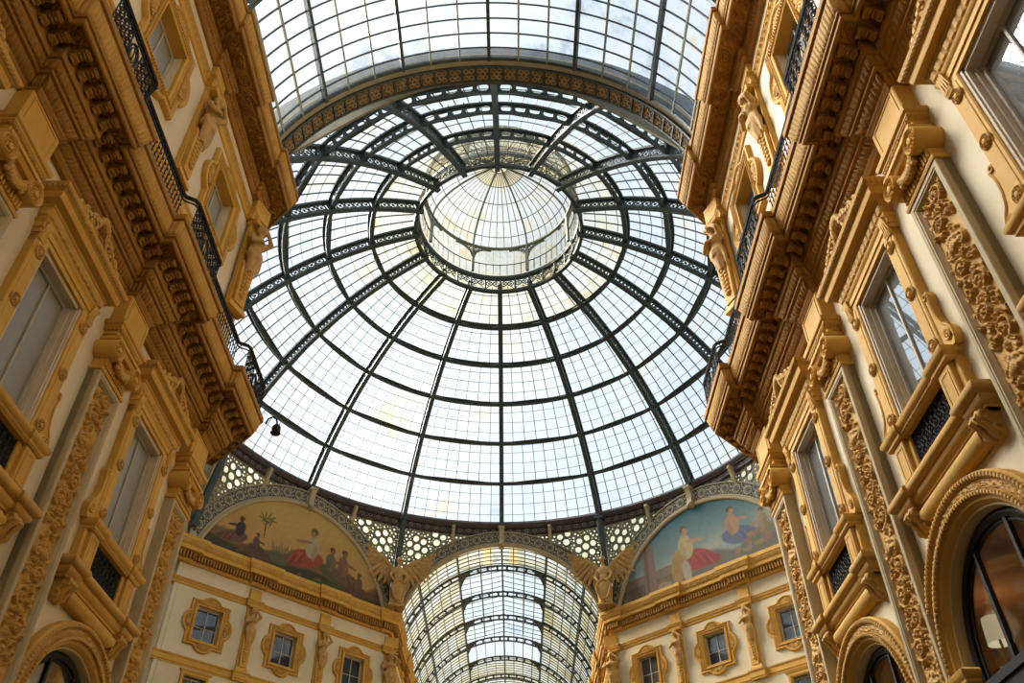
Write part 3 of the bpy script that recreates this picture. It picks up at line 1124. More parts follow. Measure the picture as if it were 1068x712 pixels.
def orn(mb, path, a, b, per, amp, h, ymin=3.5, ds=None, nt=6, base=0.):
    """ornamented strip between two profile points a = (offset, z) and b along the whole path, relief standing out of it"""
    p, d, nl, M = mitre(path)
    ds = ds or per / 8
    nt = max(nt, int(math.hypot(b[0] - a[0], b[1] - a[1]) / .03))
    if per > .3:
        ds = per / 16
    for i in range(len(p) - 1):
        if max(p[i, 1], p[i + 1, 1]) < ymin:
            continue
        A0_, A1_ = p[i] + M[i] * a[0], p[i + 1] + M[i + 1] * a[0]
        B0_, B1_ = p[i] + M[i] * b[0], p[i + 1] + M[i + 1] * b[0]
        if ymin > min(A0_[1], A1_[1]) and abs(A1_[1] - A0_[1]) > 1:
            f = (ymin - A0_[1]) / (A1_[1] - A0_[1])
            if A0_[1] < ymin:
                A0_ = A0_ + (A1_ - A0_) * f; B0_ = B0_ + (B1_ - B0_) * f
            else:
                A1_ = A0_ + (A1_ - A0_) * f; B1_ = B0_ + (B1_ - B0_) * f
        L_ = np.linalg.norm(A1_ - A0_)
        if L_ < .02:
            continue
        n = max(2, int(L_ / ds))
        s = np.linspace(0, 1, n + 1)[:, None]; t = np.linspace(0, 1, nt + 1)[None, :]
        xy = (A0_ * (1 - s[..., None]) + A1_ * s[..., None]) * (1 - t[..., None]) + (B0_ * (1 - s[..., None]) + B1_ * s[..., None]) * t[..., None]
        z = a[1] + (b[1] - a[1]) * t + 0 * s
        e = np.array([b[0] - a[0], b[1] - a[1]]); e /= np.linalg.norm(e)
        no = np.array([e[1], -e[0]])
        if no[0] < 0 and abs(no[0]) > .05:
            no = -no
        if abs(no[0]) <= .05 and no[1] > 0:
            no = -no
        L2 = max(1, round(L_ / per)) * per
        hh = h(s * L2 + per * .5, t + 0 * s, per) * amp + base
        hh = hh * np.clip(np.minimum(t, 1 - t) * 8 + .15, 0, 1)
        P = np.concatenate([xy + nl[i] * (hh * no[0])[..., None], (z + hh * no[1])[..., None]], -1)
        mb.grid(P)
    return mb


def modillion():
    """scrolled bracket hanging from a soffit: x across, -y out, z down from 0"""
    prof = [(0, 0), (0, -.20), (-.04, -.235), (-.09, -.22), (-.11, -.18), (-.13, -.14), (-.18, -.11), (-.23, -.11), (-.28, -.135), (-.325, -.11), (-.32, -.05), (-.28, 0)]
    q = MB().prism_x(prof, -.085, .085)
    for s in (-1, 1):
        q.torus((s * .087, -.265, -.07), .045, .016, 'x', 12, 5)
        q.torus((s * .087, -.265, -.07), .016, .014, 'x', 8, 5)
        q.torus((s * .087, -.05, -.18), .034, .013, 'x', 10, 5)
    for k, (y, z) in enumerate([(-.05, -.235), (-.11, -.19), (-.17, -.14), (-.23, -.125)]):
        q.ell((0, y, z), (.06, .03, .03), 8, 5)
        for s in (-1, 1):
            q.ell((s * .055, y + .01, z + .01), (.03, .025, .03), 6, 4)
    return q


def placer(x, y, z, n):
    """local (x along, -y out towards n, z) -> space"""
    n = np.asarray(n, float)
    t = np.array([-n[1], n[0]])        # along
    return lambda v: np.stack([x + t[0] * v[:, 0] - n[0] * v[:, 1], y + t[1] * v[:, 0] - n[1] * v[:, 1], z + v[:, 2]], -1)


def mirror(path, s):
    return path if s > 0 else [(-x, y) for x, y in path][::-1]


MOD_ME = {}


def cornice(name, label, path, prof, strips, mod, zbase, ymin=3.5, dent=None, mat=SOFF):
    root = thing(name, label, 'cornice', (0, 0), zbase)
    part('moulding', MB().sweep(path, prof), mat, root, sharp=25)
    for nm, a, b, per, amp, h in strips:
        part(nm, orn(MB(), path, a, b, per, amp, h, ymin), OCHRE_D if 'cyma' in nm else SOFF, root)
    p, d, nl, M = mitre(path)
    if dent:
        mb = MB()
        d0, d1, z0, z1, w_, st = dent
        for i in range(len(p) - 1):
            A, B = p[i] + M[i] * d0, p[i + 1] + M[i + 1] * d0
            L_ = np.linalg.norm(B - A)
            n = int(L_ / st)
            for k in range(n):
                c = A + (B - A) * (k + .5) / n
                if c[1] > ymin:
                    mb.merge(MB().box(-w_ / 2, w_ / 2, -(d1 - d0), .02, z0, z1), placer(c[0], c[1], 0, nl[i]))
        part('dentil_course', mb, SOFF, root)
    if mod:
        d0, z, st = mod
        if 'm' not in MOD_ME:
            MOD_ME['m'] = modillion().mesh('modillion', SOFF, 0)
        for i in range(len(p) - 1):
            A, B = p[i] + M[i] * d0, p[i + 1] + M[i + 1] * d0
            L_ = np.linalg.norm(B - A)
            if L_ < .5:
                continue
            n = max(2, round(L_ / st))
            for k in range(n):
                c = A + (B - A) * (k + .5) / n
                if c[1] < 4.6 or np.hypot(*(c - p[i])) > 90:
                    continue
                o = part('modillion', MOD_ME['m'], None, root)
                o.location = (c[0], c[1], z - zbase)
                o.rotation_euler = (0, 0, math.atan2(-nl[i][0], nl[i][1]) + PI)
    return root


def gal_path(xr, xf, half, corner0, corner1, cdiag, step, y_end):
    pts = [(xr, NEAR_END)]
    for y in AXIS[1:][::-1]:
        pts += [(xr, y - half), (xf, y - half), (xf, y + half), (xr, y + half)]
    pts += [(xr, corner0), (xf, corner0), (xf, corner1)]
    q = (xf + cdiag * S2, corner1 + cdiag * S2)
    pts += [q, (q[0] + step * S2, q[1] - step * S2), (q[0] + step * S2 + y_end * S2, q[1] - step * S2 + y_end * S2)]
    return pts


MAIN_PROF = [(-.25, 12.5), (0, 12.5), (.03, 12.55), (.05, 12.57), (.06, 12.61), (.17, 12.79), (.23, 12.80), (.23, 12.86), (.33, 13.02), (.38, 13.03), (.38, 13.42),
             (.73, 13.42), (.745, 13.35), (.79, 13.35), (.81, 13.37), (.81, 13.46), (.85, 13.47), (.85, 13.52), (.95, 13.84), (1.0, 13.86), (1.0, 14.0), (-.25, 14.04)]
MAIN_STRIPS = [('bed_ornament', (.062, 12.615), (.17, 12.785), .11, .045, h_egg), ('egg_moulding', (.232, 12.865), (.33, 13.015), .13, .05, h_leaf),
               ('cyma_ornament', (.852, 13.53), (.95, 13.83), .10, .035, h_leaf), ('soffit_ornament', (.40, 13.415), (.72, 13.415), .36, .05, h_scroll)]
TOP_PROF = [(-.3, 21.72), (0, 21.72), (.04, 21.75), (.07, 21.80), (.07, 21.83), (.14, 21.95), (.17, 21.96), (.17, 22.14), (.66, 22.16), (.67, 22.10), (.72, 22.10), (.74, 22.13), (.74, 22.28),
            (.78, 22.30), (.78, 22.38), (.90, 22.70), (.95, 22.72), (.95, 22.88), (-.3, 22.93)]
TOP_STRIPS = [('bead_moulding', (.075, 21.835), (.14, 21.945), .12, .045, h_bead), ('soffit_ornament', (.20, 22.145), (.64, 22.155), .40, .07, h_scroll),
              ('cyma_ornament', (.785, 22.39), (.90, 22.69), .13, .035, h_leaf)]
for nm, s, tone in (('right', 1, 'sunlit'), ('left', -1, 'shaded')):
    path = mirror(gal_path(7.32, 7.10, .465, 17.76, 18.66, .93, .22, 2.6), s)
    cornice('bracketed_cornice', 'deep ochre bracketed cornice under the iron balcony of the %s %s wall' % (tone, nm), path, MAIN_PROF, MAIN_STRIPS, (.38, 13.42, .365), 12.5)
    path = mirror(gal_path(7.52, 7.39, .50, 17.38, 18.10, .8, .13, 1.2), s)
    cornice('top_cornice', 'ochre top cornice below the glass vault on the %s wall' % nm, path, TOP_PROF, TOP_STRIPS, None, 21.72)
    # beyond the octagon: diagonal wall and the far arm
    ax = []
    o2 = lambda u, a: (a * S2 - u * S2, YC + a * S2 + u * S2)
    ar, af = AD - .14, AD - .28
    pts = [o2(-9.5, ar)]
    for u in (-1.5 * BAY, -.5 * BAY, .5 * BAY):
        pts += [o2(u - .5, ar), o2(u - .5, af), o2(u + .5, af), o2(u + .5, ar)]
    ce = (7.02, YC + (af / S2) - 7.02)       # corner of the forward faces
    uc = ((ce[1] - YC) - ce[0]) * S2
    pts += [o2(uc - .75, ar), o2(uc - .75, af), ce, (7.02, ce[1] + .75), (7.16, ce[1] + .75)]
    y = ce[1] + 2.4
    while y < 84:
        pts += [(7.16, y - .5), (7.02, y - .5), (7.02, y + .5), (7.16, y + .5)]
        y += BAY
    pts += [(7.16, 91)]
    dprof = [(a * 1. , b) for a, b in TOP_PROF]
    dprof = [(-.3, 21.9), (0, 21.9), (.05, 21.96), (.1, 22.0), (.1, 22.36), (.42, 22.40), (.45, 22.42), (.45, 22.62), (.48, 22.64), (.60, 22.88), (.63, 22.9), (.63, 23.12), (.55, 23.16), (-.3, 23.18)]
    cornice('octagon_cornice', 'ochre dentilled cornice under the %s lunette, turning into the far arm' % ('blue-sky' if s > 0 else 'golden-sky'), mirror(pts, s), dprof,
            [('cyma_ornament', (.485, 22.65), (.595, 22.87), .16, .03, h_leaf)], None, 21.9, 30, (.1, .34, 22.02, 22.34, .10, .175), OCHRE)
# ================================================================== middle storey: pilasters, windows, arches
def side_xy(s, y, off=0.):
    return (s * (WM - off), y)


def rz_of(s):
    return -90 if s > 0 else 90


def leftsweep(mb, hw, d0, prof, back=.05, x0=None):
    """moulding wrapped round a block hw wide standing d0 out of the wall"""
    a, b = (hw, -hw) if x0 is None else (x0 + hw, x0 - hw)
    return mb.sweep([(a, back), (a, -d0), (b, -d0), (b, back)], prof)


def spiral(cx, cz, r0, turns, sgn, a0, n=40):
    t = np.linspace(0, 1, n)
    r = r0 * (1 - t * .86)
    a = a0 + sgn * t * turns * 2 * PI
    return np.stack([cx + r * np.cos(a), cz + r * np.sin(a)], 1)


def relief_field(w, z0, z1, res=.0145, seed=3):
    """height field of carved scrolling foliage filling a tall panel; returns x, z, h"""
    rg = np.random.default_rng(seed)
    xs = np.arange(-w, w + 1e-6, res); zs = np.arange(z0, z1 + 1e-6, res)
    X, Z = np.meshgrid(xs, zs)
    H = np.zeros_like(X)

    def stroke(p, r, amp):
        r = np.full(len(p), r) if np.isscalar(r) else r
        for (x, z), rr in zip(p, r):
            i0, i1 = np.searchsorted(zs, [z - rr, z + rr]); j0, j1 = np.searchsorted(xs, [x - rr, x + rr])
            if i1 > i0 and j1 > j0:
                d2 = ((X[i0:i1, j0:j1] - x) ** 2 + (Z[i0:i1, j0:j1] - z) ** 2) / rr ** 2
                H[i0:i1, j0:j1] = np.maximum(H[i0:i1, j0:j1], amp * np.sqrt(np.clip(1 - d2, 0, 1)))

    def leaf(x, z, a, L_, wd, amp):
        R_ = L_
        i0, i1 = np.searchsorted(zs, [z - R_, z + R_]); j0, j1 = np.searchsorted(xs, [x - R_, x + R_])
        if i1 <= i0 or j1 <= j0:
            return
        dx, dz = X[i0:i1, j0:j1] - x, Z[i0:i1, j0:j1] - z
        u = (dx * math.cos(a) + dz * math.sin(a)) / L_; v = (-dx * math.sin(a) + dz * math.cos(a)) / wd
        lob = 1 + .28 * np.cos(u * 16)
        e = np.clip(1 - (2 * u - 1) ** 2, 0, 1) * lob
        h = amp * np.sqrt(np.clip(e - (v / .55) ** 2, 0, 1)) * (1 - .45 * np.exp(-(v / .12) ** 2))
        h[u < 0] = 0
        H[i0:i1, j0:j1] = np.maximum(H[i0:i1, j0:j1], h)
    z = z0 + .15
    k = 0
    while z < z1 - .2:
        sg = 1 if k % 2 == 0 else -1
        kind = k % 5
        if kind == 4:       # vase / mask group
            leaf(0, z - .08, PI / 2, .42, .34, .13)
            stroke([(0, z + .12)], .13, .135); stroke([(0, z + .26)], .075, .12)
            for q in (-1, 1):
                stroke(spiral(q * .17, z + .10, .11, 1.3, -q, PI / 2 + .3), .032, .085)
                for j in range(3):
                    leaf(q * .05, z + .02 + j * .1, (PI / 2 - q * (1.2 - .3 * j)), .24, .1, .08)
            z += .50
        else:
            c = sg * .10
            p = spiral(c, z + .20, .185, 1.6, sg, -PI / 2, 60)
            stroke(p, np.linspace(.034, .020, 60), .085)
            stroke([(c, z + .20)], .05, .12)
            for q in range(6):
                b = q * PI / 3 + k
                stroke([(c + .055 * math.cos(b), z + .2 + .055 * math.sin(b))], .03, .10)
            for q in range(7):     # leaves flung off the scroll
                b = -PI / 2 + sg * q * .9
                leaf(c + .17 * math.cos(b), z + .20 + .17 * math.sin(b), b + sg * .8, .17 + .05 * rg.random(), .072, .06 + .05 * rg.random())
            stem = [(c + sg * .17 * math.cos(t) - sg * .1, z + .05 + t * .14) for t in np.linspace(0, 3, 24)]
            stroke(stem, .02, .07)
            ox = -sg * .22
            leaf(ox, z + .06, PI / 2 + sg * .5, .24, .09, .085)
            leaf(ox, z + .30, PI / 2 - sg * .6, .18, .07, .075)
            stroke([(ox + .02, z + .26)], .045, .10); stroke([(ox - .03, z + .20)], .035, .09)
            z += .44
        k += 1
    H += .012 * (H > .02) * np.sin(X * 120) * np.sin(Z * 110)
    return X, Z, H


def pilaster_kit(half=.53):
    root = thing('pilaster', 'x', 'pilaster', side_xy(1, AXIS[1]), -EYE, -90)
    zb, zt = -EYE, 10.52
    mb = MB().box(-half, half, -.14, .0, zb, zt)
    mb.frame([(-half, zb), (half, zb), (half, zt), (-half, zt)], [(0, .0), (0, .235), (.012, .25), (.085, .25), (.097, .235), (.12, .235), (.135, .20), (.16, .18), (.17, .14)])
    part('shaft', mb, GREIGE, root)
    X, Z, H = relief_field(half - .165, 2.6, zt - .20)
    part('relief_panel', MB().grid(np.stack([X, -.145 - H, Z], -1)[:, ::-1]), OCHRE_D, root, 'carved ochre foliage relief', sharp=80)
    mb = MB()
    leftsweep(mb, half - .01, .22, [(-.1, 1.1), (.06, 1.1), (.1, 1.16), (.1, 1.3), (.05, 1.36), (0, 1.4), (-.1, 1.4)])
    mb.box(-half - .04, half + .04, -.27, 0, zb, 1.1)
    part('pedestal', mb, GREIGE, root)
    # capital
    cap_ = part('capital', leftsweep(leftsweep(MB(), half, .24, [(-.2, 10.50), (.03, 10.52), (.045, 10.56), (.03, 10.60), (-.2, 10.62)]),
                                     half - .02, .26, [(-.2, 10.86), (.02, 10.88), (.05, 10.93), (.02, 10.98), (-.2, 11.0)]).box(-half + .02, half - .02, -.255, 0, 10.6, 11.2), OCHRE, root)
    mb = MB()
    for i in range(12):
        x = -half + .065 + i * (2 * half - .13) / 11
        mb.tube([(x, -.262, 10.635), (x, -.262, 10.85)], .034, 6)
    part('fluting', mb, OCHRE, cap_)
    for s in (-1, 1):
        mb = MB().disc((s * .47, 0, 11.03), [(.225, -.0), (.225, .43), (.205, .46), (.185, .445), (.165, .41), (.15, .445), (.135, .41), (.06, .41), (.05, .46), (0, .475)], 22)
        for q in range(10):
            b = q * PI / 5
            mb.ell((s * .47 + .098 * math.cos(b), -.42, 11.03 + .098 * math.sin(b)), (.024, .03, .024), 6, 4)
        part('volute', mb, OCHRE, cap_)
    mb = MB()
    for i in range(13):
        t = -1 + 2 * i / 12
        x, z = .36 * t, 11.06 - .24 * (1 - t * t)
        r = .055 + .04 * (1 - t * t)
        mb.ell((x, -.33, z), (r, .10, r * 1.05), 8, 6)
        for q in (-1, 1):
            mb.ell((x + .02, -.37, z + q * r * .8), (.035, .05, .035), 6, 4)
    for s in (-1, 1):
        for j in range(4):
            mb.ell((s * (.30 - .02 * j), -.36, 11.10 - .10 * j), (.05, .06, .05), 6, 5)
    part('garland', mb, OCHRE_D, cap_)
    mb = MB()
    leftsweep(mb, half - .05, .32, [(-.2, 11.16), (.02, 11.18), (.06, 11.24), (.06, 11.26), (.10, 11.27), (.10, 11.34), (-.2, 11.35)])
    part('abacus', mb, OCHRE, cap_)
    mb = MB()
    leftsweep(mb, half - .02, .27, [(-.25, 11.35), (0, 11.35), (0, 11.42), (.02, 11.425), (.02, 11.50), (.04, 11.51), (.075, 11.57), (.09, 11.58), (.09, 11.62), (.13, 11.65), (.14, 11.70), (.14, 11.74), (-.25, 11.78)])
    mb.bbox(-half + .01, half - .01, -.30, 0, 11.78, 12.52, .02)
    mb.frame([(-half + .10, 11.86), (half - .10, 11.86), (half - .10, 12.46), (-half + .10, 12.46)], [(0, .30), (0, .315), (.03, .315), (.04, .30)])
    part('entablature_block', mb, OCHRE, root)
    mb = orn(MB(), [(half - .02, 0), (half - .02, -.27), (-half + .02, -.27), (-half + .02, 0)], (.04, 11.51), (.075, 11.57), .07, .03, h_egg, -9)
    part('egg_moulding', mb, OCHRE_D, root)
    return root


ORD = {0: 'at the octagon corner', 1: 'second from the octagon', 2: 'third from the octagon', 3: 'fourth from the octagon'}
pk = pilaster_kit()
for s, side in ((1, 'right'), (-1, 'left')):
    for k in range(3):
        y = AXIS[k] - (.10 if k == 0 else 0)
        lab = 'tall pilaster of carved foliage under a garlanded scroll capital, %s wall, %s' % (side, ORD[k])
        if s == 1 and k == 1:
            pk['label'] = lab; pk['group'] = 'carved pilasters of the %s wall' % side
        else:
            twin(pk, lab, side_xy(s, y), rz_of(s), 'carved pilasters of the %s wall' % side)


# ---------------------------------------------------------------- tall windows
def rosette(mb, x, y, z, r):
    mb.disc((x, y, z), [(r, 0), (r, .03), (r * .86, .045), (r * .74, .02), (r * .4, .02), (r * .3, .05), (0, .06)], 16)
    for q in range(8):
        b = q * PI / 4
        mb.ell((x + r * .56 * math.cos(b), y - .03, z + r * .56 * math.sin(b)), (r * .16, .025, r * .16), 6, 4)


def crest(root, zc, hw, mat, name='crest'):
    """mask among scrolls"""
    mb = MB()
    for s in (-1, 1):
        for (cx, cz, r, tn, a0, sg) in ((.34, .20, .17, 1.5, PI * .9, -1), (.66, .12, .12, 1.4, PI * .8, -1), (.90, .06, .07, 1.2, PI * .7, -1)):
            p = spiral(s * cx * hw, zc + cz, r, tn, s * sg, PI / 2, 30)
            mb.tube(np.stack([p[:, 0], np.full(len(p), -.42), p[:, 1]], 1), np.linspace(.048, .03, len(p)), 6)
        p = [(s * (.2 + .8 * t) * hw, -.40, zc + .40 * (1 - t) ** 1.3 + .03) for t in np.linspace(0, 1, 10)]
        mb.tube(p, .05, 6)
        for t in np.linspace(.1, .9, 6):
            mb.ell((s * (.2 + .7 * t) * hw, -.44, zc + .34 * (1 - t) + .02), (.08, .05, .06), 6, 4)
    for i in range(9):
        a = PI * i / 8
        mb.ell((.2 * math.cos(a), -.42, zc + .30 + .26 * math.sin(a)), (.06, .05, .10), 6, 4)
    c = part(name, mb, mat, root)
    mb = MB().ell((0, -.20, zc + .27), (.115, .12, .155), 14, 10)
    mb.ell((0, -.31, zc + .255), (.022, .04, .04), 6, 5)
    mb.ell((0, -.29, zc + .19), (.04, .03, .014), 6, 4)
    for s in (-1, 1):
        mb.ell((s * .045, -.295, zc + .295), (.022, .014, .012), 6, 4)
        mb.ell((s * .12, -.17, zc + .30), (.05, .07, .14), 8, 6)
        mb.ell((s * .05, -.285, zc + .225), (.035, .03, .03), 6, 4)
    mb.ell((0, -.20, zc + .42), (.12, .1, .05), 8, 5)
    part('mask', mb, mat, c)
    return c


def window_surround_kit():
    root = thing('window_surround', 'x', 'window surround', side_xy(1, MID[1]), 6.5, -90)
    # jambs with rosettes
    for s in (-1, 1):
        mb = MB().bbox(min(s * .79, s * 1.14), max(s * .79, s * 1.14), -.17, 0, 8.2, 11.06, .02)
        mb.bbox(min(s * .86, s * 1.07), max(s * .86, s * 1.07), -.185, -.16, 8.3, 10.98, .012)
        j = part('jamb', mb, OCHRE, root)
        for z in (10.72, 9.62, 8.50):
            mb = MB(); rosette(mb, s * .965, -.18, z, .125)
            part('rosette', mb, OCHRE_D, j)
        # side scroll leaning against the foot of the jamb
        prof = [(1.14, 8.2), (1.40, 8.2), (1.46, 8.3), (1.46, 8.45), (1.40, 8.56), (1.30, 8.66), (1.24, 8.85), (1.22, 9.05), (1.24, 9.2), (1.27, 9.3), (1.23, 9.4), (1.14, 9.36)]
        mb = MB().prism([(s * x, z) for x, z in prof], -.14, 0)
        mb.torus((s * 1.34, -.15, 8.42), .085, .025, 'y', 14, 5); mb.torus((s * 1.34, -.15, 8.42), .035, .02, 'y', 10, 5)
        mb.torus((s * 1.19, -.15, 9.31), .05, .02, 'y', 10, 5)
        mb.tube([(s * x, -.145, z) for x, z in prof[2:10]], .022, 5)
        part('side_scroll', mb, OCHRE, root)
    # inner lining
    mb = MB()
    for s in (-1, 1):
        mb.box(min(s * .70, s * .80), max(s * .70, s * .80), -.10, .22, 8.12, 11.06)
        mb.box(min(s * .74, s * .80), max(s * .74, s * .80), -.13, -.09, 8.12, 11.06)
        mb.box(min(s * .665, s * .72), max(s * .665, s * .72), .0, .22, 8.12, 11.06)
    mb.box(-.80, .80, -.10, .22, 10.96, 11.06)
    part('reveal', mb, REVEAL, root, 'grey painted reveal')
    # head: fascia, ornamented frieze, cornice, crest
    mb = MB()
    leftsweep(mb, 1.16, .16, [(-.1, 11.04), (0, 11.04), (0, 11.14), (.025, 11.15), (.025, 11.26), (.06, 11.30), (.07, 11.34), (.03, 11.36), (.03, 11.40), (.07, 11.58), (.10, 11.60), (.10, 11.64),
                               (.22, 11.68), (.24, 11.74), (.24, 11.83), (.28, 11.86), (.33, 11.93), (.34, 11.98), (-.1, 12.0)])
    lin_ = part('lintel', mb, OCHRE, root)
    mb = orn(MB(), [(1.16, 0), (1.16, -.16), (-1.16, -.16), (-1.16, 0)], (.03, 11.40), (.07, 11.58), .17, .05, h_leaf, -9)
    orn(mb, [(1.16, 0), (1.16, -.16), (-1.16, -.16), (-1.16, 0)], (.28, 11.86), (.33, 11.93), .09, .025, h_egg, -9)
    part('lintel_ornament', mb, OCHRE_D, lin_)
    for s in (-1, 1):
        mb = MB().prism_x([(0, 11.36), (-.2, 11.36), (-.25, 11.30), (-.24, 11.22), (-.2, 11.05), (-.23, 10.98), (-.2, 10.9), (0, 10.86)], s * 1.05 - .09, s * 1.05 + .09)
        for q in range(3):
            mb.tube([(s * 1.05 - .05 + .05 * q, -.235, 11.34), (s * 1.05 - .05 + .05 * q, -.21, 10.95)], .018, 5)
        part('lintel_bracket', mb, OCHRE, root)
    crest(root, 12.0, 1.0, OCHRE_D)
    # parapet with iron grille
    mb = MB()
    leftsweep(mb, 1.14, .20, [(-.2, 8.0), (.02, 8.0), (.05, 8.03), (.05, 8.08), (.09, 8.11), (.12, 8.15), (.12, 8.21), (.08, 8.24), (-.3, 8.26)])
    for s in (-1, 1):
        leftsweep(mb, .22, .24, [(-.2, 8.0), (.02, 8.0), (.05, 8.03), (.05, 8.08), (.09, 8.11), (.12, 8.15), (.12, 8.21), (.08, 8.24), (-.3, 8.26)], x0=s * 1.0)
    part('sill_rail', mb, OCHRE, root)
    orn_ = orn(MB(), [(1.14, 0), (1.14, -.20), (-1.14, -.20), (-1.14, 0)], (.05, 8.03), (.05, 8.08), .06, .02, h_bead, -9)
    part('sill_bead', orn_, OCHRE_D, root)
    for s in (-1, 1):
        mb = MB().bbox(min(s * .70, s * 1.30), max(s * .70, s * 1.30), -.16, 0, 7.28, 8.0, .015)
        mb.bbox(min(s * .80, s * 1.18), max(s * .80, s * 1.18), -.24, -.1, 7.28, 8.0, .015)
        mb.frame([(s * .86, 7.36), (s * 1.12, 7.36), (s * 1.12, 7.92), (s * .86, 7.92)], [(0, .24), (.0, .25), (.03, .25), (.035, .235)])
        part('pedestal', mb, OCHRE, root)
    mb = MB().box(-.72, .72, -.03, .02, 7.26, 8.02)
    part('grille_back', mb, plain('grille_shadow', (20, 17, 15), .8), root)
    mb = MB()
    for x in np.linspace(-.7, .7, 9):
        mb.tube([(x, -.10, 7.28), (x, -.10, 8.0)], .012, 4)
    for i in range(8):
        for j in range(4):
            cx, cz = -.7 + .175 * (i + .5), 7.28 + .18 * (j + .5)
            mb.torus((cx, -.10, cz), .072, .013, 'y', 12, 4)
            mb.torus((cx + .0875, -.105, cz + .09), .045, .011, 'y', 10, 4)
            for q in range(4):
                b = q * PI / 2 + PI / 4
                mb.tube([(cx + .02 * math.cos(b), -.10, cz + .02 * math.sin(b)), (cx + .1 * math.cos(b), -.10, cz + .1 * math.sin(b))], .011, 4)
    for z in (7.29, 7.99):
        mb.tube([(-.7, -.10, z), (.7, -.10, z)], .02, 4)
    part('iron_grille', mb, IRON, root, 'black wrought iron grille')
    mb = MB()
    leftsweep(mb, 1.34, .14, [(-.1, 6.92), (.02, 6.92), (.03, 6.96), (.09, 7.0), (.11, 7.05), (.11, 7.09), (.16, 7.11), (.20, 7.15), (.21, 7.20), (.19, 7.25), (.15, 7.27), (.15, 7.29), (.05, 7.31), (-.1, 7.32)])
    leftsweep(mb, 1.02, .12, [(-.1, 6.62), (.0, 6.62), (.06, 6.66), (.10, 6.72), (.11, 6.78), (.09, 6.83), (.05, 6.86), (.03, 6.90), (-.1, 6.93)])
    part('base_moulding', mb, OCHRE, root)
    for s in (-1, 1):
        mb = MB()
        leftsweep(mb, .16, .20, [(-.3, 6.92), (.02, 6.92), (.03, 6.96), (.09, 7.0), (.11, 7.05), (.11, 7.09), (.16, 7.11), (.20, 7.15), (.21, 7.20), (.19, 7.25), (.15, 7.27), (.15, 7.29), (-.3, 7.34)], x0=s * 1.36)
        p = [(s * (1.62 - .02 * q), 0, 0) for q in range(2)]
        mb.prism_x([(0, 6.95), (-.27, 6.95), (-.31, 6.91), (-.32, 6.85), (-.29, 6.79), (-.23, 6.77), (-.19, 6.73), (-.18, 6.66), (-.15, 6.59), (-.09, 6.55), (0, 6.54)], s * 1.30 - .15, s * 1.30 + .15)
        for e in (-1, 1):
            mb.torus((s * 1.30 + e * .15, -.24, 6.86), .06, .025, 'x', 12, 5); mb.torus((s * 1.30 + e * .15, -.11, 6.64), .06, .025, 'x', 12, 5)
        for j in (-1, 1):
            mb.tube([(s * 1.30 + .075 * j, -.25, 6.93), (s * 1.30 + .075 * j, -.31, 6.84), (s * 1.30 + .075 * j, -.21, 6.73), (s * 1.30 + .075 * j, -.16, 6.64), (s * 1.30 + .075 * j, -.07, 6.54)], .055, 7)
        part('corner_bracket', mb, OCHRE_D, root)
    return root


PANE_R = None


def reflect_pane(name, base, refl, rough=.03):
    m, nt, N, L, B = mat_new(name)
    B.inputs['Base Color'].default_value = lin(base)
    B.inputs['Roughness'].default_value = .6
    B.inputs['Specular IOR Level'].default_value = .2
    g = N.new('ShaderNodeBsdfGlossy'); g.inputs['Roughness'].default_value = rough; g.inputs['Color'].default_value = (.9, .95, 1, 1)
    lw = N.new('ShaderNodeLayerWeight'); lw.inputs['Blend'].default_value = .35
    ma = N.new('ShaderNodeMath'); ma.operation = 'MULTIPLY_ADD'; ma.inputs[1].default_value = .5; ma.inputs[2].default_value = refl; ma.use_clamp = True
    L.new(lw.outputs['Fresnel'], ma.inputs[0])
    mx = N.new('ShaderNodeMixShader'); L.new(ma.outputs[0], mx.inputs['Fac'])
    L.new(B.outputs[0], mx.inputs[1]); L.new(g.outputs[0], mx.inputs[2]); L.new(mx.outputs[0], N['Material Output'].inputs['Surface'])
    return m


PANE_R = reflect_pane('reflecting_pane', (50, 56, 58), .42, .015)
PANE_L = reflect_pane('blind_pane', (128, 124, 112), .0, .3)
FRAME_G = stone('window_wood', (150, 140, 124), (162, 152, 136), 3., .6, .05)
FRAME_D = plain('dark_window_frame', (26, 19, 17), .6, 0., .25)


def window_kit(n):
    root = thing('window_%d' % n, None, None, side_xy(1, MID[1]), 8.1, -90)
    root['kind'] = 'structure'
    mb = MB()
    for s in (-1, 1):
        mb.box(min(s * .60, s * .68), max(s * .61, s * .68), .08, .17, 8.12, 10.98)
    mb.box(-.68, .68, .08, .17, 8.12, 8.2); mb.box(-.68, .68, .08, .17, 10.90, 10.98)
    mb.box(-.022, .022, .09, .16, 8.2, 10.9)
    part('window_frame', mb, FRAME_G, root)
    mb = MB().box(-.64, .64, .125, .14, 8.16, 10.94)
    part('window_glass', mb, PANE_R, root)
    return root


sk = window_surround_kit()
wk = window_kit(1)
WN = 1
for s, side in ((1, 'right'), (-1, 'left')):
    for k in range(3):
        y = MID[k]
        lab = 'ochre window surround with mask crest and grilled parapet, %s wall, %s' % (side, ['nearest the octagon', 'second from the octagon', 'third from the octagon'][k])
        if s == 1 and k == 1:
            sk['label'] = lab; sk['group'] = 'window surrounds of the %s wall' % side
        else:
            twin(sk, lab, side_xy(s, y), rz_of(s), 'window surrounds of the %s wall' % side)
            WN += 1
            t = twin(wk, None, side_xy(s, y), rz_of(s), None, {'window_glass': PANE_L} if s < 0 else None)
            t.name = 'window_%d' % WN


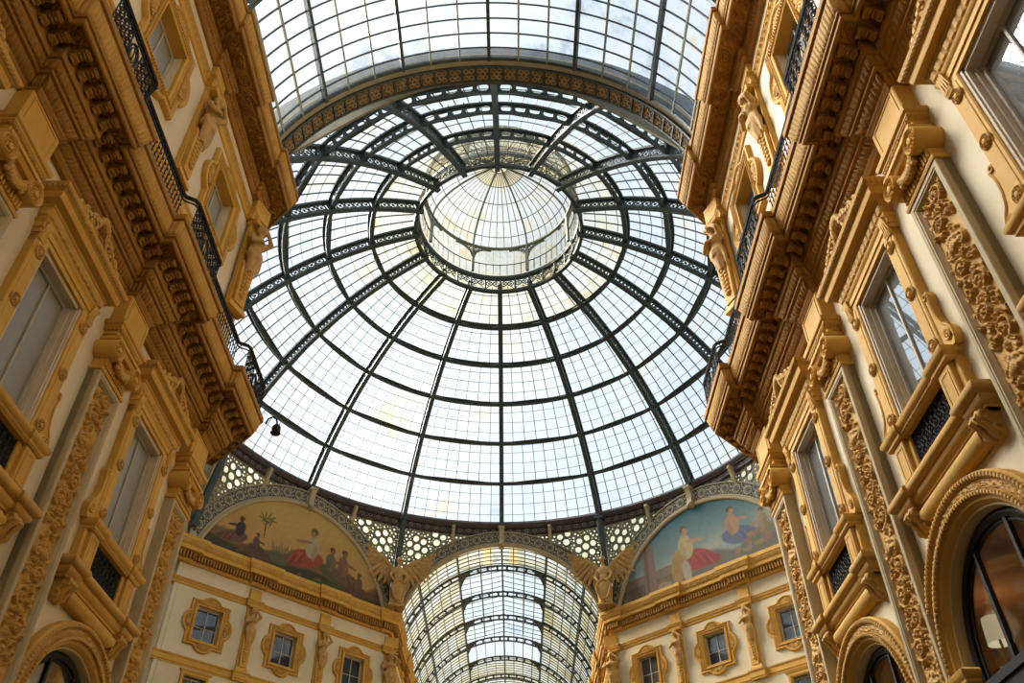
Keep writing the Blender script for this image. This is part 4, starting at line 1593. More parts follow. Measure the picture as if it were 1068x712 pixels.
# ---------------------------------------------------------------- arched windows below
def arch_kit():
    root = thing('arch_surround', 'x', 'arch surround', side_xy(1, MID[1]), 2.5, -90)
    zc = ARCH_Z
    prof = [(2.06, 0), (2.06, .15), (2.02, .20), (1.96, .20), (1.93, .15), (1.79, .15), (1.78, .18), (1.73, .19), (1.72, .16), (1.66, .14), (1.63, .09), (1.61, .06), (1.60, .03)]
    a = np.radians(np.linspace(0, 180, 49))
    P = np.array([[(r * math.cos(t), -d, zc + r * math.sin(t)) for r, d in prof] for t in a])
    P = np.concatenate([np.array([[(r, -d, 2.6) for r, d in prof]]), P, np.array([[(-r, -d, 2.6) for r, d in prof]])])
    part('archivolt', MB().grid(P), OCHRE, root)
    prof = [(1.61, .05), (1.58, .04), (1.56, -.02), (1.55, -.20)]
    P = np.array([[(r * math.cos(t), -d, zc + r * math.sin(t)) for r, d in prof] for t in a])
    P = np.concatenate([np.array([[(r, -d, 2.6) for r, d in prof]]), P, np.array([[(-r, -d, 2.6) for r, d in prof]])])
    part('reveal', MB().grid(P), REVEAL_W, root, 'smooth pale reveal')
    for r, n, e in ((1.99, 72, .046), (1.755, 68, .043)):
        mb = MB()
        for i in range(n):
            t = PI * (i + .5) / n
            mb.ell((r * math.cos(t), -.205, zc + r * math.sin(t)), (e, e * .8, e), 6, 5)
        st = PI * r / n
        for s in (-1, 1):
            z = zc - st / 2
            while z > 2.7:
                mb.ell((s * r, -.205, z), (e, e * .8, e), 6, 5); z -= st
        part('bead_moulding', mb, OCHRE_D, root)
    # carved frieze of the band
    n = 260
    s_ = np.linspace(0, PI * 1.82 + 2 * (zc - 2.7), n)[:, None]; t = np.linspace(0, 1, 9)[None, :]
    h = h_scroll(s_, t + 0 * s_, .14) * .035 * np.clip(np.minimum(t, 1 - t) * 8 + .1, 0, 1)
    r = 1.925 - .13 * t
    lo = zc - 2.7
    th = np.clip((s_ - lo) / 1.82, 0, PI)
    x = r * np.cos(th); z = zc + r * np.sin(th) - np.clip(lo - s_, 0, 9) - np.clip(s_ - lo - PI * 1.82, 0, 9)
    part('carved_band', MB().grid(np.stack([x + 0 * s_, -.152 - h, z], -1)), OCHRE_D, root)
    for s in (-1, 1):
        mb = MB()
        mb.sweep([(s * 1.74 + .37, .02), (s * 1.74 + .37, -.16), (s * 1.74 - .37, -.16), (s * 1.74 - .37, .30)],
                 [(-.1, 4.28), (.01, 4.28), (.05, 4.33), (.05, 4.37), (.10, 4.42), (.11, 4.48), (.06, 4.52), (-.1, 4.53)])
        part('impost', mb, OCHRE, root)
    return root


def smoke_pane():
    m, nt, N, L, B = mat_new('smoky_pane')
    N.remove(B)
    tr = N.new('ShaderNodeBsdfTransparent'); tr.inputs['Color'].default_value = (.90, .82, .74, 1)
    g = N.new('ShaderNodeBsdfGlossy'); g.inputs['Roughness'].default_value = .04; g.inputs['Color'].default_value = (.9, .9, .9, 1)
    lw = N.new('ShaderNodeLayerWeight'); lw.inputs['Blend'].default_value = .5
    ma = N.new('ShaderNodeMath'); ma.operation = 'MULTIPLY_ADD'; ma.inputs[1].default_value = .22; ma.inputs[2].default_value = .05
    L.new(lw.outputs['Facing'], ma.inputs[0])
    mx = N.new('ShaderNodeMixShader'); L.new(ma.outputs[0], mx.inputs['Fac'])
    L.new(tr.outputs[0], mx.inputs[1]); L.new(g.outputs[0], mx.inputs[2]); L.new(mx.outputs[0], N['Material Output'].inputs['Surface'])
    return m


REVEAL_W = stone('arch_reveal', (170, 144, 98), (180, 155, 108), 2., .75, .05, 40)
SMOKE = smoke_pane()
ROOM = stone('room_brown', (124, 86, 60), (146, 106, 76), 2., .8, .0)


def arch_window_kit(n):
    root = thing('window_%d' % n, None, None, side_xy(1, MID[1]), 2.6, -90)
    root['kind'] = 'structure'
    zc = ARCH_Z
    mb = MB()
    pts = [(1.49, .15, 2.7)] + [(x, .15, z) for x, z in arc(0, zc, 1.49, 0, 180, 36)] + [(-1.49, .15, 2.7)]
    mb.tube(pts, .075, 6)
    mb.tube([(x * .93, y + .02, zc + (z - zc) * .93) for x, y, z in pts], .03, 6)
    for x in (-.52, .52):
        mb.box(x - .035, x + .035, .12, .19, 2.7, zc + math.sqrt(1.50 ** 2 - x * x))
    part('window_frame', mb, FRAME_D, root)
    mb = MB().holed([(1.51, 2.7)] + arc(0, zc, 1.51, 0, 180, 36) + [(-1.51, 2.7)], [], lambda x, z, t: (x, .16 + t, z), .012)
    part('window_glass', mb, SMOKE, root)
    mb = MB().box(-1.54, 1.54, -.05, .22, 3.45, 4.18)
    mb.box(-1.54, 1.54, -.09, .0, 4.10, 4.22); mb.box(-1.54, 1.54, .08, .22, 4.18, 4.28)
    part('window_transom', mb, FRAME_D, root)
    return root


ak = arch_kit(); WN += 1
aw = arch_window_kit(WN)
for s, side in ((1, 'right'), (-1, 'left')):
    for k in range(3):
        y = MID[k]
        lab = 'beaded ochre archivolt round an arched window, %s wall, %s' % (side, ['nearest the octagon', 'second from the octagon', 'third from the octagon'][k])
        if s == 1 and k == 1:
            ak.location.y = y + ARCH_DY; aw.location.y = y + ARCH_DY
            ak['label'] = lab; ak['group'] = 'arch surrounds of the %s wall' % side
        else:
            twin(ak, lab, side_xy(s, y + ARCH_DY), rz_of(s), 'arch surrounds of the %s wall' % side)
            WN += 1
            t = twin(aw, None, side_xy(s, y + ARCH_DY), rz_of(s)); t.name = 'window_%d' % WN
    # dim rooms behind the glass
    mb = MB()
    x0, x1, y0, y1 = WM + .24, WM + 3.8, NEAR_END, 17.6
    for bx in ((x1, x1 + .1, y0, y1, 2.2, 6.9), (x0, x1, y0 - .1, y0, 2.2, 6.9), (x0, x1, y1, y1 + .1, 2.2, 6.9), (x0, x1, y0, y1, 6.9, 7.0), (x0, x1, y0, y1, 2.1, 2.2)):
        mb.box(*bx)
    mb.xf(lambda v, s=s: v * np.array([s, 1, 1]))
    solo('wall_room_%s' % side, mb, ROOM, kind='structure')
    for k in range(3 if s > 0 else 0):
        d = bpy.data.lights.new('room_fill', 'POINT'); d.energy = 20; d.color = (1., .80, .58); d.shadow_soft_size = .3  # added fill lamp without a fitting, brightens the brown room
        lo = link(bpy.data.objects.new('room_fill', d)); lo.location = (s * (WM + 2.2), MID[k] - .6, 6.3 + EYE)
# ================================================================== upper storey
def diag_xy(s, u, out=0.):
    a = AD - out
    return (s * (a * S2 - u * S2), YC + a * S2 + u * S2)


def blob(name, mb, mat, voxel, zb, smooth=3):
    """melt overlapping primitives into one continuous skin"""
    me = mb.mesh(name + '_raw', mat, -zb, 0)
    o = link(bpy.data.objects.new(name + '_raw', me))
    r = o.modifiers.new('r', 'REMESH'); r.mode = 'VOXEL'; r.voxel_size = voxel; r.use_smooth_shade = True
    s = o.modifiers.new('s', 'SMOOTH'); s.factor = .5; s.iterations = smooth
    dg = bpy.context.evaluated_depsgraph_get()
    dg.update()
    out = bpy.data.meshes.new_from_object(o.evaluated_get(dg))
    out.name = name
    if not out.materials:
        out.materials.append(mat)
    bpy.data.objects.remove(o); bpy.data.meshes.remove(me)
    return out


def limb(mb, pts, rs, n=10):
    """tapered capsule chain"""
    pts = np.asarray(pts, float)
    for i in range(len(pts) - 1):
        t = np.linspace(0, 1, 5)[:, None]
        P = pts[i] * (1 - t) + pts[i + 1] * t
        mb.tube(P, rs[i] + (rs[i + 1] - rs[i]) * t[:, 0], n)
    for p, r in zip(pts, rs):
        mb.ell(p, (r, r, r), 10, 8)
    return mb


def lobed(hw, hz, zc, lr=.68, lx=.80, lz=.86):
    """square with a round lobe on every side"""
    pts = []
    ax = math.degrees(math.acos((hw - lx) / lr)); az = math.degrees(math.acos((hz - lz) / lr))
    pts += [(hw, zc + hz)]
    pts += [(x, z) for x, z in arc(0, zc + lz, lr, 90 - az, 90 + az, 14)]
    pts += [(-hw, zc + hz)]
    pts += [(x, z) for x, z in arc(-lx, zc, lr, 180 - ax, 180 + ax, 14)]
    pts += [(-hw, zc - hz)]
    pts += [(x, z) for x, z in arc(0, zc - lz, lr, 270 - az, 270 + az, 14)]
    pts += [(hw, zc - hz)]
    pts += [(x, z) for x, z in arc(lx, zc, lr, -ax, ax, 14)]
    return pts


UZ = 18.95


def medallion_kit():
    root = thing('lobed_window_surround', 'x', 'window surround', (WU, MID[1]), 17.4, -90)
    out = lobed(1.15, 1.24, UZ)
    op = rect(0, .745, 18.04, 19.87)
    mb = MB().frame(out, [(0, 0), (0, .11), (.02, .15), (.07, .17), (.11, .13), (.13, .09), (.17, .08), (.20, .06)])
    mb.holed(lobed(1.0, 1.09, UZ, .54, .80, .86), [op], lambda x, z, t: (x, -.06 + t, z))
    part('border', mb, OCHRE, root)
    mb = MB().frame(rect(0, .94, 17.86, 20.05), [(0, .06), (0, .13), (.03, .16), (.08, .15), (.10, .11), (.14, .10), (.17, .12), (.195, .10), (.195, -.42)])
    part('inner_frame', mb, OCHRE, root)
    mb = MB()
    n = 0
    for (x0, z0), (x1, z1) in (((-.90, 17.90), (.90, 17.90)), ((.90, 17.90), (.90, 20.01)), ((.90, 20.01), (-.90, 20.01)), ((-.90, 20.01), (-.90, 17.90))):
        m = int(math.hypot(x1 - x0, z1 - z0) / .085)
        for i in range(m):
            t = i / m
            mb.ell((x0 + (x1 - x0) * t, -.165, z0 + (z1 - z0) * t), (.033, .03, .033), 6, 4)
    part('bead_moulding', mb, OCHRE_D, root)
    for (cx, cz, a) in ((0, UZ + 1.10, 90), (0, UZ - 1.10, 270), (1.02, UZ, 0), (-1.02, UZ, 180)):
        mb = MB()
        for q in range(-4, 5):
            b = math.radians(a + q * 20)
            r = .29
            mb.tube([(cx + .03 * math.cos(b), -.09, cz + .03 * math.sin(b)), (cx + r * .6 * math.cos(b), -.12, cz + r * .6 * math.sin(b)), (cx + r * math.cos(b), -.10, cz + r * math.sin(b))], [.02, .034, .042], 6)
        mb.tube([(cx + .35 * math.cos(math.radians(a + q)), -.09, cz + .35 * math.sin(math.radians(a + q))) for q in np.linspace(-105, 105, 16)], .03, 6)
        mb.ell((cx, -.1, cz), (.06, .05, .06), 8, 6)
        part('shell', mb, OCHRE_D, root)
    for sx in (-1, 1):
        for sz in (-1, 1):
            mb = MB()
            p = spiral(sx * .98, UZ + sz * 1.04, .10, 1.4, sx * sz, 0, 26)
            mb.tube(np.stack([p[:, 0], np.full(len(p), -.09), p[:, 1]], 1), .024, 5)
            mb.ell((sx * .98, -.08, UZ + sz * .78), (.035, .04, .13), 6, 6)
            mb.ell((sx * .74, -.08, UZ + sz * 1.06), (.13, .04, .035), 6, 6)
            part('corner_scroll', mb, OCHRE_D, root)
    return root


PANE_S = reflect_pane('small_reflecting_pane', (30, 34, 38), .06)


def small_window_kit(n, z0, z1, hw, pane, name='window'):
    root = thing('window_%d' % n, None, None, (WU, MID[1]), z0, -90)
    root['kind'] = 'structure'
    mb = MB()
    for s in (-1, 1):
        mb.box(min(s * (hw - .09), s * hw), max(s * (hw - .09), s * hw), .22, .30, z0, z1)
    mb.box(-hw, hw, .22, .30, z0, z0 + .09); mb.box(-hw, hw, .22, .30, z1 - .09, z1)
    mb.box(-.03, .03, .22, .29, z0, z1)
    mb.box(-hw, hw, .23, .285, (z0 + z1) / 2 - .16, (z0 + z1) / 2 - .12)
    part('window_frame', mb, FRAME_G, root)
    part('window_glass', MB().box(-hw + .03, hw - .03, .26, .275, z0 + .03, z1 - .03), pane, root)
    return root


mk_ = medallion_kit(); WN += 1
mw_ = small_window_kit(WN, 18.06, 19.85, .74, PANE_S)
NTH = ['nearest the octagon', 'second from the octagon', 'third from the octagon']
used = False
for s, side in ((1, 'right'), (-1, 'left')):
    for k in range(2):
        lab = 'lobed ochre surround of a small upper window, %s gallery wall, %s' % (side, NTH[k])
        if s == 1 and k == 1:
            mk_['label'] = lab; mk_['group'] = 'lobed window surrounds'
        else:
            twin(mk_, lab, (s * WU, MID[k]), rz_of(s), 'lobed window surrounds')
            WN += 1
            twin(mw_, None, (s * WU, MID[k]), rz_of(s), None, {'window_glass': PANE_L} if s < 0 else None).name = 'window_%d' % WN
    for k, w_ in ((-1, 'outermost'), (0, 'middle'), (1, 'innermost')):
        lun = 'blue-sky' if s > 0 else 'golden-sky'
        twin(mk_, 'lobed ochre surround of a small window below the %s lunette, %s of three' % (lun, w_), diag_xy(s, k * BAY), -45 * s, 'lobed window surrounds')
        WN += 1
        twin(mw_, None, diag_xy(s, k * BAY), -45 * s).name = 'window_%d' % WN

# ---------------------------------------------------------------- string courses
STR_U = [(-.12, 20.70), (0, 20.70), (.03, 20.72), (.05, 20.76), (.05, 20.80), (.09, 20.86), (.09, 20.99), (.13, 21.02), (.13, 21.07), (-.12, 21.09)]
STR_L = [(-.12, 16.55), (.02, 16.55), (.02, 16.62), (.06, 16.66), (.06, 16.92), (.10, 16.96), (.12, 17.03), (-.12, 17.06)]
for s, side in ((1, 'right'), (-1, 'left')):
    xr, xf = 7.58, 7.42
    pts = [(xr, NEAR_END)]
    for y in AXIS[1:][::-1]:
        pts += [(xr, y - .40), (xf, y - .40), (xf, y + .40), (xr, y + .40)]
    pts += [(xr, 17.5), (xf, 17.5), (xf, 18.2), (xf + .5, 18.7)]
    pth = mirror(pts, s)
    root = thing('string_course', 'twisted-band string course above the upper windows of the %s gallery wall' % side, 'string course', (0, 0), 20.7)
    part('moulding', MB().sweep(pth, STR_U), OCHRE, root, sharp=25)
    part('twisted_band', orn(MB(), pth, (.092, 20.865), (.092, 20.985), .22, .04, h_guil, 6, .03, 6), OCHRE_D, root)
    pth2 = mirror([(xr, NEAR_END), (xr, 18.4)], s)
    root = thing('sill_course', 'plain ochre sill course under the upper windows of the %s gallery wall' % side, 'string course', (0, 0), 16.55)
    part('moulding', MB().sweep(pth2, STR_L), OCHRE, root, sharp=25)
    lun = 'blue-sky' if s > 0 else 'golden-sky'
    o2 = lambda u, a: (a * S2 - u * S2, YC + a * S2 + u * S2)
    ar, af = AD - .02, AD - .20
    for zz, prof, nm, lb in ((20.7, STR_U, 'string_course', 'twisted-band string course over the three windows below the %s lunette' % lun), (16.55, STR_L, 'sill_course', 'plain ochre sill course beneath the three windows below the %s lunette' % lun)):
        pts = [o2(-7.6, ar)]
        for u in (-.5 * BAY, .5 * BAY):
            pts += [o2(u - .42, ar), o2(u - .42, af), o2(u + .42, af), o2(u + .42, ar)]
        ce = (6.95, YC + af / S2 - 6.95)
        uc = ((ce[1] - YC) - ce[0]) * S2
        pts += [o2(uc - .62, ar), o2(uc - .62, af), ce, (6.95, ce[1] + .62), (7.15, ce[1] + .62), (7.15, ce[1] + 24)]
        pth = mirror(pts, s)
        root = thing(nm, lb, 'string course', (0, 0), zz)
        part('moulding', MB().sweep(pth, prof), OCHRE, root, sharp=25)
        if zz > 20:
            part('twisted_band', orn(MB(), pth, (.092, 20.865), (.092, 20.985), .22, .04, h_guil, 30, .04, 5), OCHRE_D, root)

# ---------------------------------------------------------------- herm figures on strips
def herm_mesh():
    mb = MB()
    # head, neck
    mb.ell((0, -.40, 20.42), (.125, .15, .175), 14, 10)
    mb.ell((0, -.545, 20.40), (.025, .04, .04), 6, 5)
    mb.ell((0, -.47, 20.31), (.07, .07, .07), 8, 6)
    mb.ell((0, -.34, 20.47), (.16, .17, .16), 12, 8)          # hair
    for q in (-1, 1):
        mb.ell((q * .14, -.34, 20.36), (.05, .08, .13), 8, 6)
    limb(mb, [(0, -.36, 20.25), (0, -.32, 20.05)], [.085, .10])
    # chest and belly
    mb.ell((0, -.30, 19.86), (.31, .20, .24), 14, 10)
    mb.ell((0, -.27, 19.55), (.235, .17, .26), 14, 10)
    mb.ell((-.12, -.44, 19.88), (.12, .07, .09), 8, 6); mb.ell((.12, -.44, 19.88), (.12, .07, .09), 8, 6)
    # arms folded up, one hand to the brow, one across the breast
    limb(mb, [(-.30, -.30, 19.98), (-.40, -.44, 19.68), (-.10, -.58, 19.80)], [.105, .085, .06])
    limb(mb, [(.30, -.30, 19.98), (.42, -.48, 20.10), (.16, -.50, 20.38)], [.105, .085, .06])
    for b in range(4):
        limb(mb, [(-.10 + .0 * b, -.58, 19.84 - .032 * b), (.0, -.575, 19.85 - .034 * b), (.045, -.55, 19.83 - .034 * b)], [.022, .02, .016], 6)
        limb(mb, [(.15 - .02 * b, -.50, 20.40 + .01 * b), (.10 - .018 * b, -.53, 20.47 + .005 * b), (.07 - .018 * b, -.51, 20.52)], [.022, .02, .016], 6)
    limb(mb, [(-.10, -.57, 19.80), (-.06, -.56, 19.90)], [.026, .018], 6); limb(mb, [(.15, -.50, 20.36), (.10, -.53, 20.36)], [.026, .018], 6)
    # drapery round the hips, falling in folds
    mb.ell((0, -.27, 19.30), (.30, .21, .20), 14, 8)
    for q in range(9):
        a = -1.25 + 2.5 * q / 8
        x = .27 * math.sin(a)
        limb(mb, [(x, -.27 - .20 * math.cos(a), 19.38), (x * .8 + .02, -.26 - .17 * math.cos(a), 19.05), (x * .55, -.22 - .12 * math.cos(a), 18.72 - .06 * (q % 3))], [.06, .05, .035], 7)
    for q in range(3):
        limb(mb, [(-.28, -.34, 19.46 - .09 * q), (0, -.50, 19.34 - .10 * q), (.27, -.36, 19.42 - .05 * q)], [.05, .055, .05], 7)
    limb(mb, [(.27, -.34, 19.4), (.33, -.30, 19.0), (.27, -.26, 18.6)], [.07, .06, .03])
    return mb


def herm_kit():
    root = thing('herm_figure', 'x', 'statue', (WU, AXIS[1]), 17.05, -90)
    me = blob('body', herm_mesh(), STATUE, .028, 17.05, 2)
    part('body', me, None, root)
    mb = MB().bbox(-.32, .32, -.11, 0, 17.06, 20.70, .02)
    mb.frame([(-.32, 17.1), (.32, 17.1), (.32, 20.66), (-.32, 20.66)], [(0, .10), (0, .14), (.05, .14), (.06, .11)])
    prof = [(-.20, 17.3), (-.27, 18.9), (.27, 18.9), (.20, 17.3)]
    mb.prism(prof, -.24, -.1)
    part('strip', mb, OCHRE, root)
    mb = MB()
    leftsweep(mb, .30, .18, [(-.1, 17.06), (.06, 17.06), (.06, 17.2), (.03, 17.24), (.01, 17.3), (-.1, 17.32)])
    part('plinth', mb, OCHRE, root)
    mb = MB()
    for i in range(7):        # garland drop on the tapering shaft
        z = 18.62 - i * .16
        for q in (-1, 1):
            mb.ell((q * (.10 - .008 * i), -.25, z), (.075, .06, .075), 8, 6)
        mb.ell((0, -.27, z - .06), (.07, .07, .07), 8, 6)
    part('garland_drop', mb, OCHRE_D, root)
    mb = MB()
    leftsweep(mb, .30, .30, [(-.2, 20.60), (.03, 20.60), (.06, 20.65), (.06, 20.70), (-.2, 20.70)])
    part('head_block', mb, OCHRE, root)
    part('frieze_block', MB().bbox(-.36, .36, -.17, .02, 21.06, 21.74, .015), OCHRE, root)
    return root


hk = herm_kit()
for s, side in ((1, 'right'), (-1, 'left')):
    for k in (1,):
        lab = 'draped herm figure between the two upper windows of the %s gallery wall' % side
        if s == 1 and k == 1:
            hk['label'] = lab; hk['group'] = 'herm figures of the upper storey'
        else:
            twin(hk, lab, (s * WU, AXIS[k]), rz_of(s), 'herm figures of the upper storey')
    r = twin(hk, 'draped herm figure on the near octagon corner ending the %s gallery wall' % side, (s * 7.42, 18.0), -68 * s if s > 0 else 68, 'herm figures of the upper storey')
    lun = 'blue-sky' if s > 0 else 'golden-sky'
    twin(hk, 'draped herm figure below the %s lunette, outer of the two between windows' % lun, diag_xy(s, -.5 * BAY), -45 * s, 'herm figures of the upper storey')
    twin(hk, 'draped herm figure below the %s lunette, inner of the two between windows' % lun, diag_xy(s, .5 * BAY), -45 * s, 'herm figures of the upper storey')
    r = twin(hk, 'draped herm figure at the far arm corner below the %s winged figure' % side, (s * 7.02, YC + 17.62), -22.5 * s, 'herm figures of the upper storey')
    r.scale = (1.25, 1.15, 1.0)
    # strips that back the corner
    mb = MB().box(-.55, .55, -.10, .25, 17.06, 21.6)

# doors-height windows under the sill course of the diagonal walls
WN += 1
lk = small_window_kit(WN, 14.02, 16.13, .62, PANE_S)
lk.location = (*diag_xy(1, 0), lk.location.z); lk.rotation_euler = (0, 0, math.radians(-45))
fr = thing('plain_window_frame', 'plain ochre frame of a low window below the sill course, right diagonal wall, middle of three', 'window surround', diag_xy(1, 0), 14.0, -45, 'plain frames of the low windows')
part('frame', MB().frame(rect(0, .80, 13.9, 16.33), [(0, 0), (0, .10), (.04, .13), (.12, .12), (.14, .08), (.18, .08), (.18, -.35)]), OCHRE, fr)
part('hood', leftsweep(MB(), .80, .08, [(-.1, 16.30), (.03, 16.32), (.08, 16.38), (.10, 16.44), (-.1, 16.46)]), OCHRE, fr)
for s in (1, -1):
    for k, w_ in ((-1, 'outer'), (0, 'middle'), (1, 'inner')):
        if s > 0 and k == 0:
            continue
        WN += 1
        twin(lk, None, diag_xy(s, k * BAY), -45 * s).name = 'window_%d' % WN
        twin(fr, 'plain ochre frame of a low window below the sill course, %s diagonal wall, %s of three' % ('right' if s > 0 else 'left', w_), diag_xy(s, k * BAY), -45 * s)

# ---------------------------------------------------------------- iron balcony railing
def railing(s, side):
    root = thing('balcony_railing', 'black wrought iron balcony railing along the cornice of the %s gallery wall' % side, 'railing', (0, 0), 14.03)
    xr, xb = 6.50, 6.24
    pts = []
    y = NEAR_END
    for ax in AXIS[1:][::-1]:
        pts += [(xr, ax - 1.16), (xr - .03, ax - 1.10), (xb + .05, ax - 1.0), (xb, ax - .9), (xb, ax + .9), (xb + .05, ax + 1.0), (xr - .03, ax + 1.10), (xr, ax + 1.16)]
    c = 17.0
    pts += [(xr, c - .0), (xr - .03, c + .06), (xb + .05, c + .16), (xb, c + .26), (xb, 18.95), (xb + .7, 19.65), (xb + 2.2, 21.15)]
    pts = np.array([(xr, 5.4)] + [p for p in pts if p[1] > 5.4])
    P = lambda z: np.array([(s * x, y, z) for x, y in pts])
    part('handrail', MB().tube(P(15.02), .05, 6), IRON, root)
    mb = MB().tube(P(14.12), .03, 5); mb.tube(P(14.88), .022, 5)
    part('rail', mb, IRON, root)
    # straight runs: one scrolled baluster mesh, repeated
    bal = MB().tube([(0, 0, 14.05), (0, 0, 15.0)], .014, 5)
    p = spiral(.035, 14.70, .05, 1.2, 1, PI, 16); bal.tube(np.stack([np.zeros(16), p[:, 0], p[:, 1]], 1), .012, 4)
    p = spiral(-.035, 14.32, .05, 1.2, 1, 0, 16); bal.tube(np.stack([np.zeros(16), p[:, 0], p[:, 1]], 1), .012, 4)
    bal.ell((0, 0, 14.5), (.022, .022, .05), 6, 5)
    bm = bal.mesh('baluster', IRON, -14.03)
    for a, b in ((AXIS[2] + 1.2, AXIS[1] - 1.2), (AXIS[1] + 1.2, 16.95)):
        n = int((b - a) / .13)
        for i in range(n + 1):
            o = part('baluster', bm, None, root); o.location = (s * xr, a + (b - a) * i / n, 0)
    pan = MB()
    for y in np.linspace(-.9, .9, 9):
        pan.tube([(0, y, 14.05), (0, y, 15.0)], .014, 5)
    for i, y in enumerate(np.linspace(-.79, .79, 8)):
        for z in (14.26, 14.50, 14.74):
            if abs(y) < .15:
                continue
            pan.torus((0, y, z), .095, .016, 'x', 12, 4); pan.torus((0, y, z), .04, .014, 'x', 8, 4)
        if i < 7:
            for z in (14.38, 14.62):
                pan.ell((0, y + .11, z), (.02, .035, .05), 6, 4)
    for k in range(20):
        pass
    t = np.linspace(0, 2 * PI, 25)[:-1]
    pan.tube(np.stack([0 * t - .01, .17 * np.cos(t), 14.5 + .27 * np.sin(t)], 1), .03, 5, closed=True)
    pan.tube(np.stack([0 * t - .01, .11 * np.cos(t), 14.5 + .19 * np.sin(t)], 1), .016, 5, closed=True)
    pm = pan.mesh('scroll_panel', IRON, -14.03)
    for y in (AXIS[2], AXIS[1], 18.1):
        o = part('scroll_panel', pm, None, root); o.location = (s * xb, y, 0)
    return root


railing(1, 'right'); railing(-1, 'left')
# floodlight at the left end
fl = thing('floodlight', 'small dark floodlight on a curved arm at the octagon end of the shaded left cornice', 'lamp', (-6.1, 19.3), 14.0)
part('arm', MB().tube([(0, 0, 14.0), (.03, .05, 14.2), (.12, .12, 14.32), (.22, .18, 14.28), (.26, .2, 14.12)], .028, 6), IRON, fl)
mb = MB().ell((.26, .2, 13.95), (.13, .13, .17), 12, 8)
mb.ell((.26, .2, 13.82), (.15, .15, .05), 12, 6)
part('lamp_head', mb, IRON, fl)
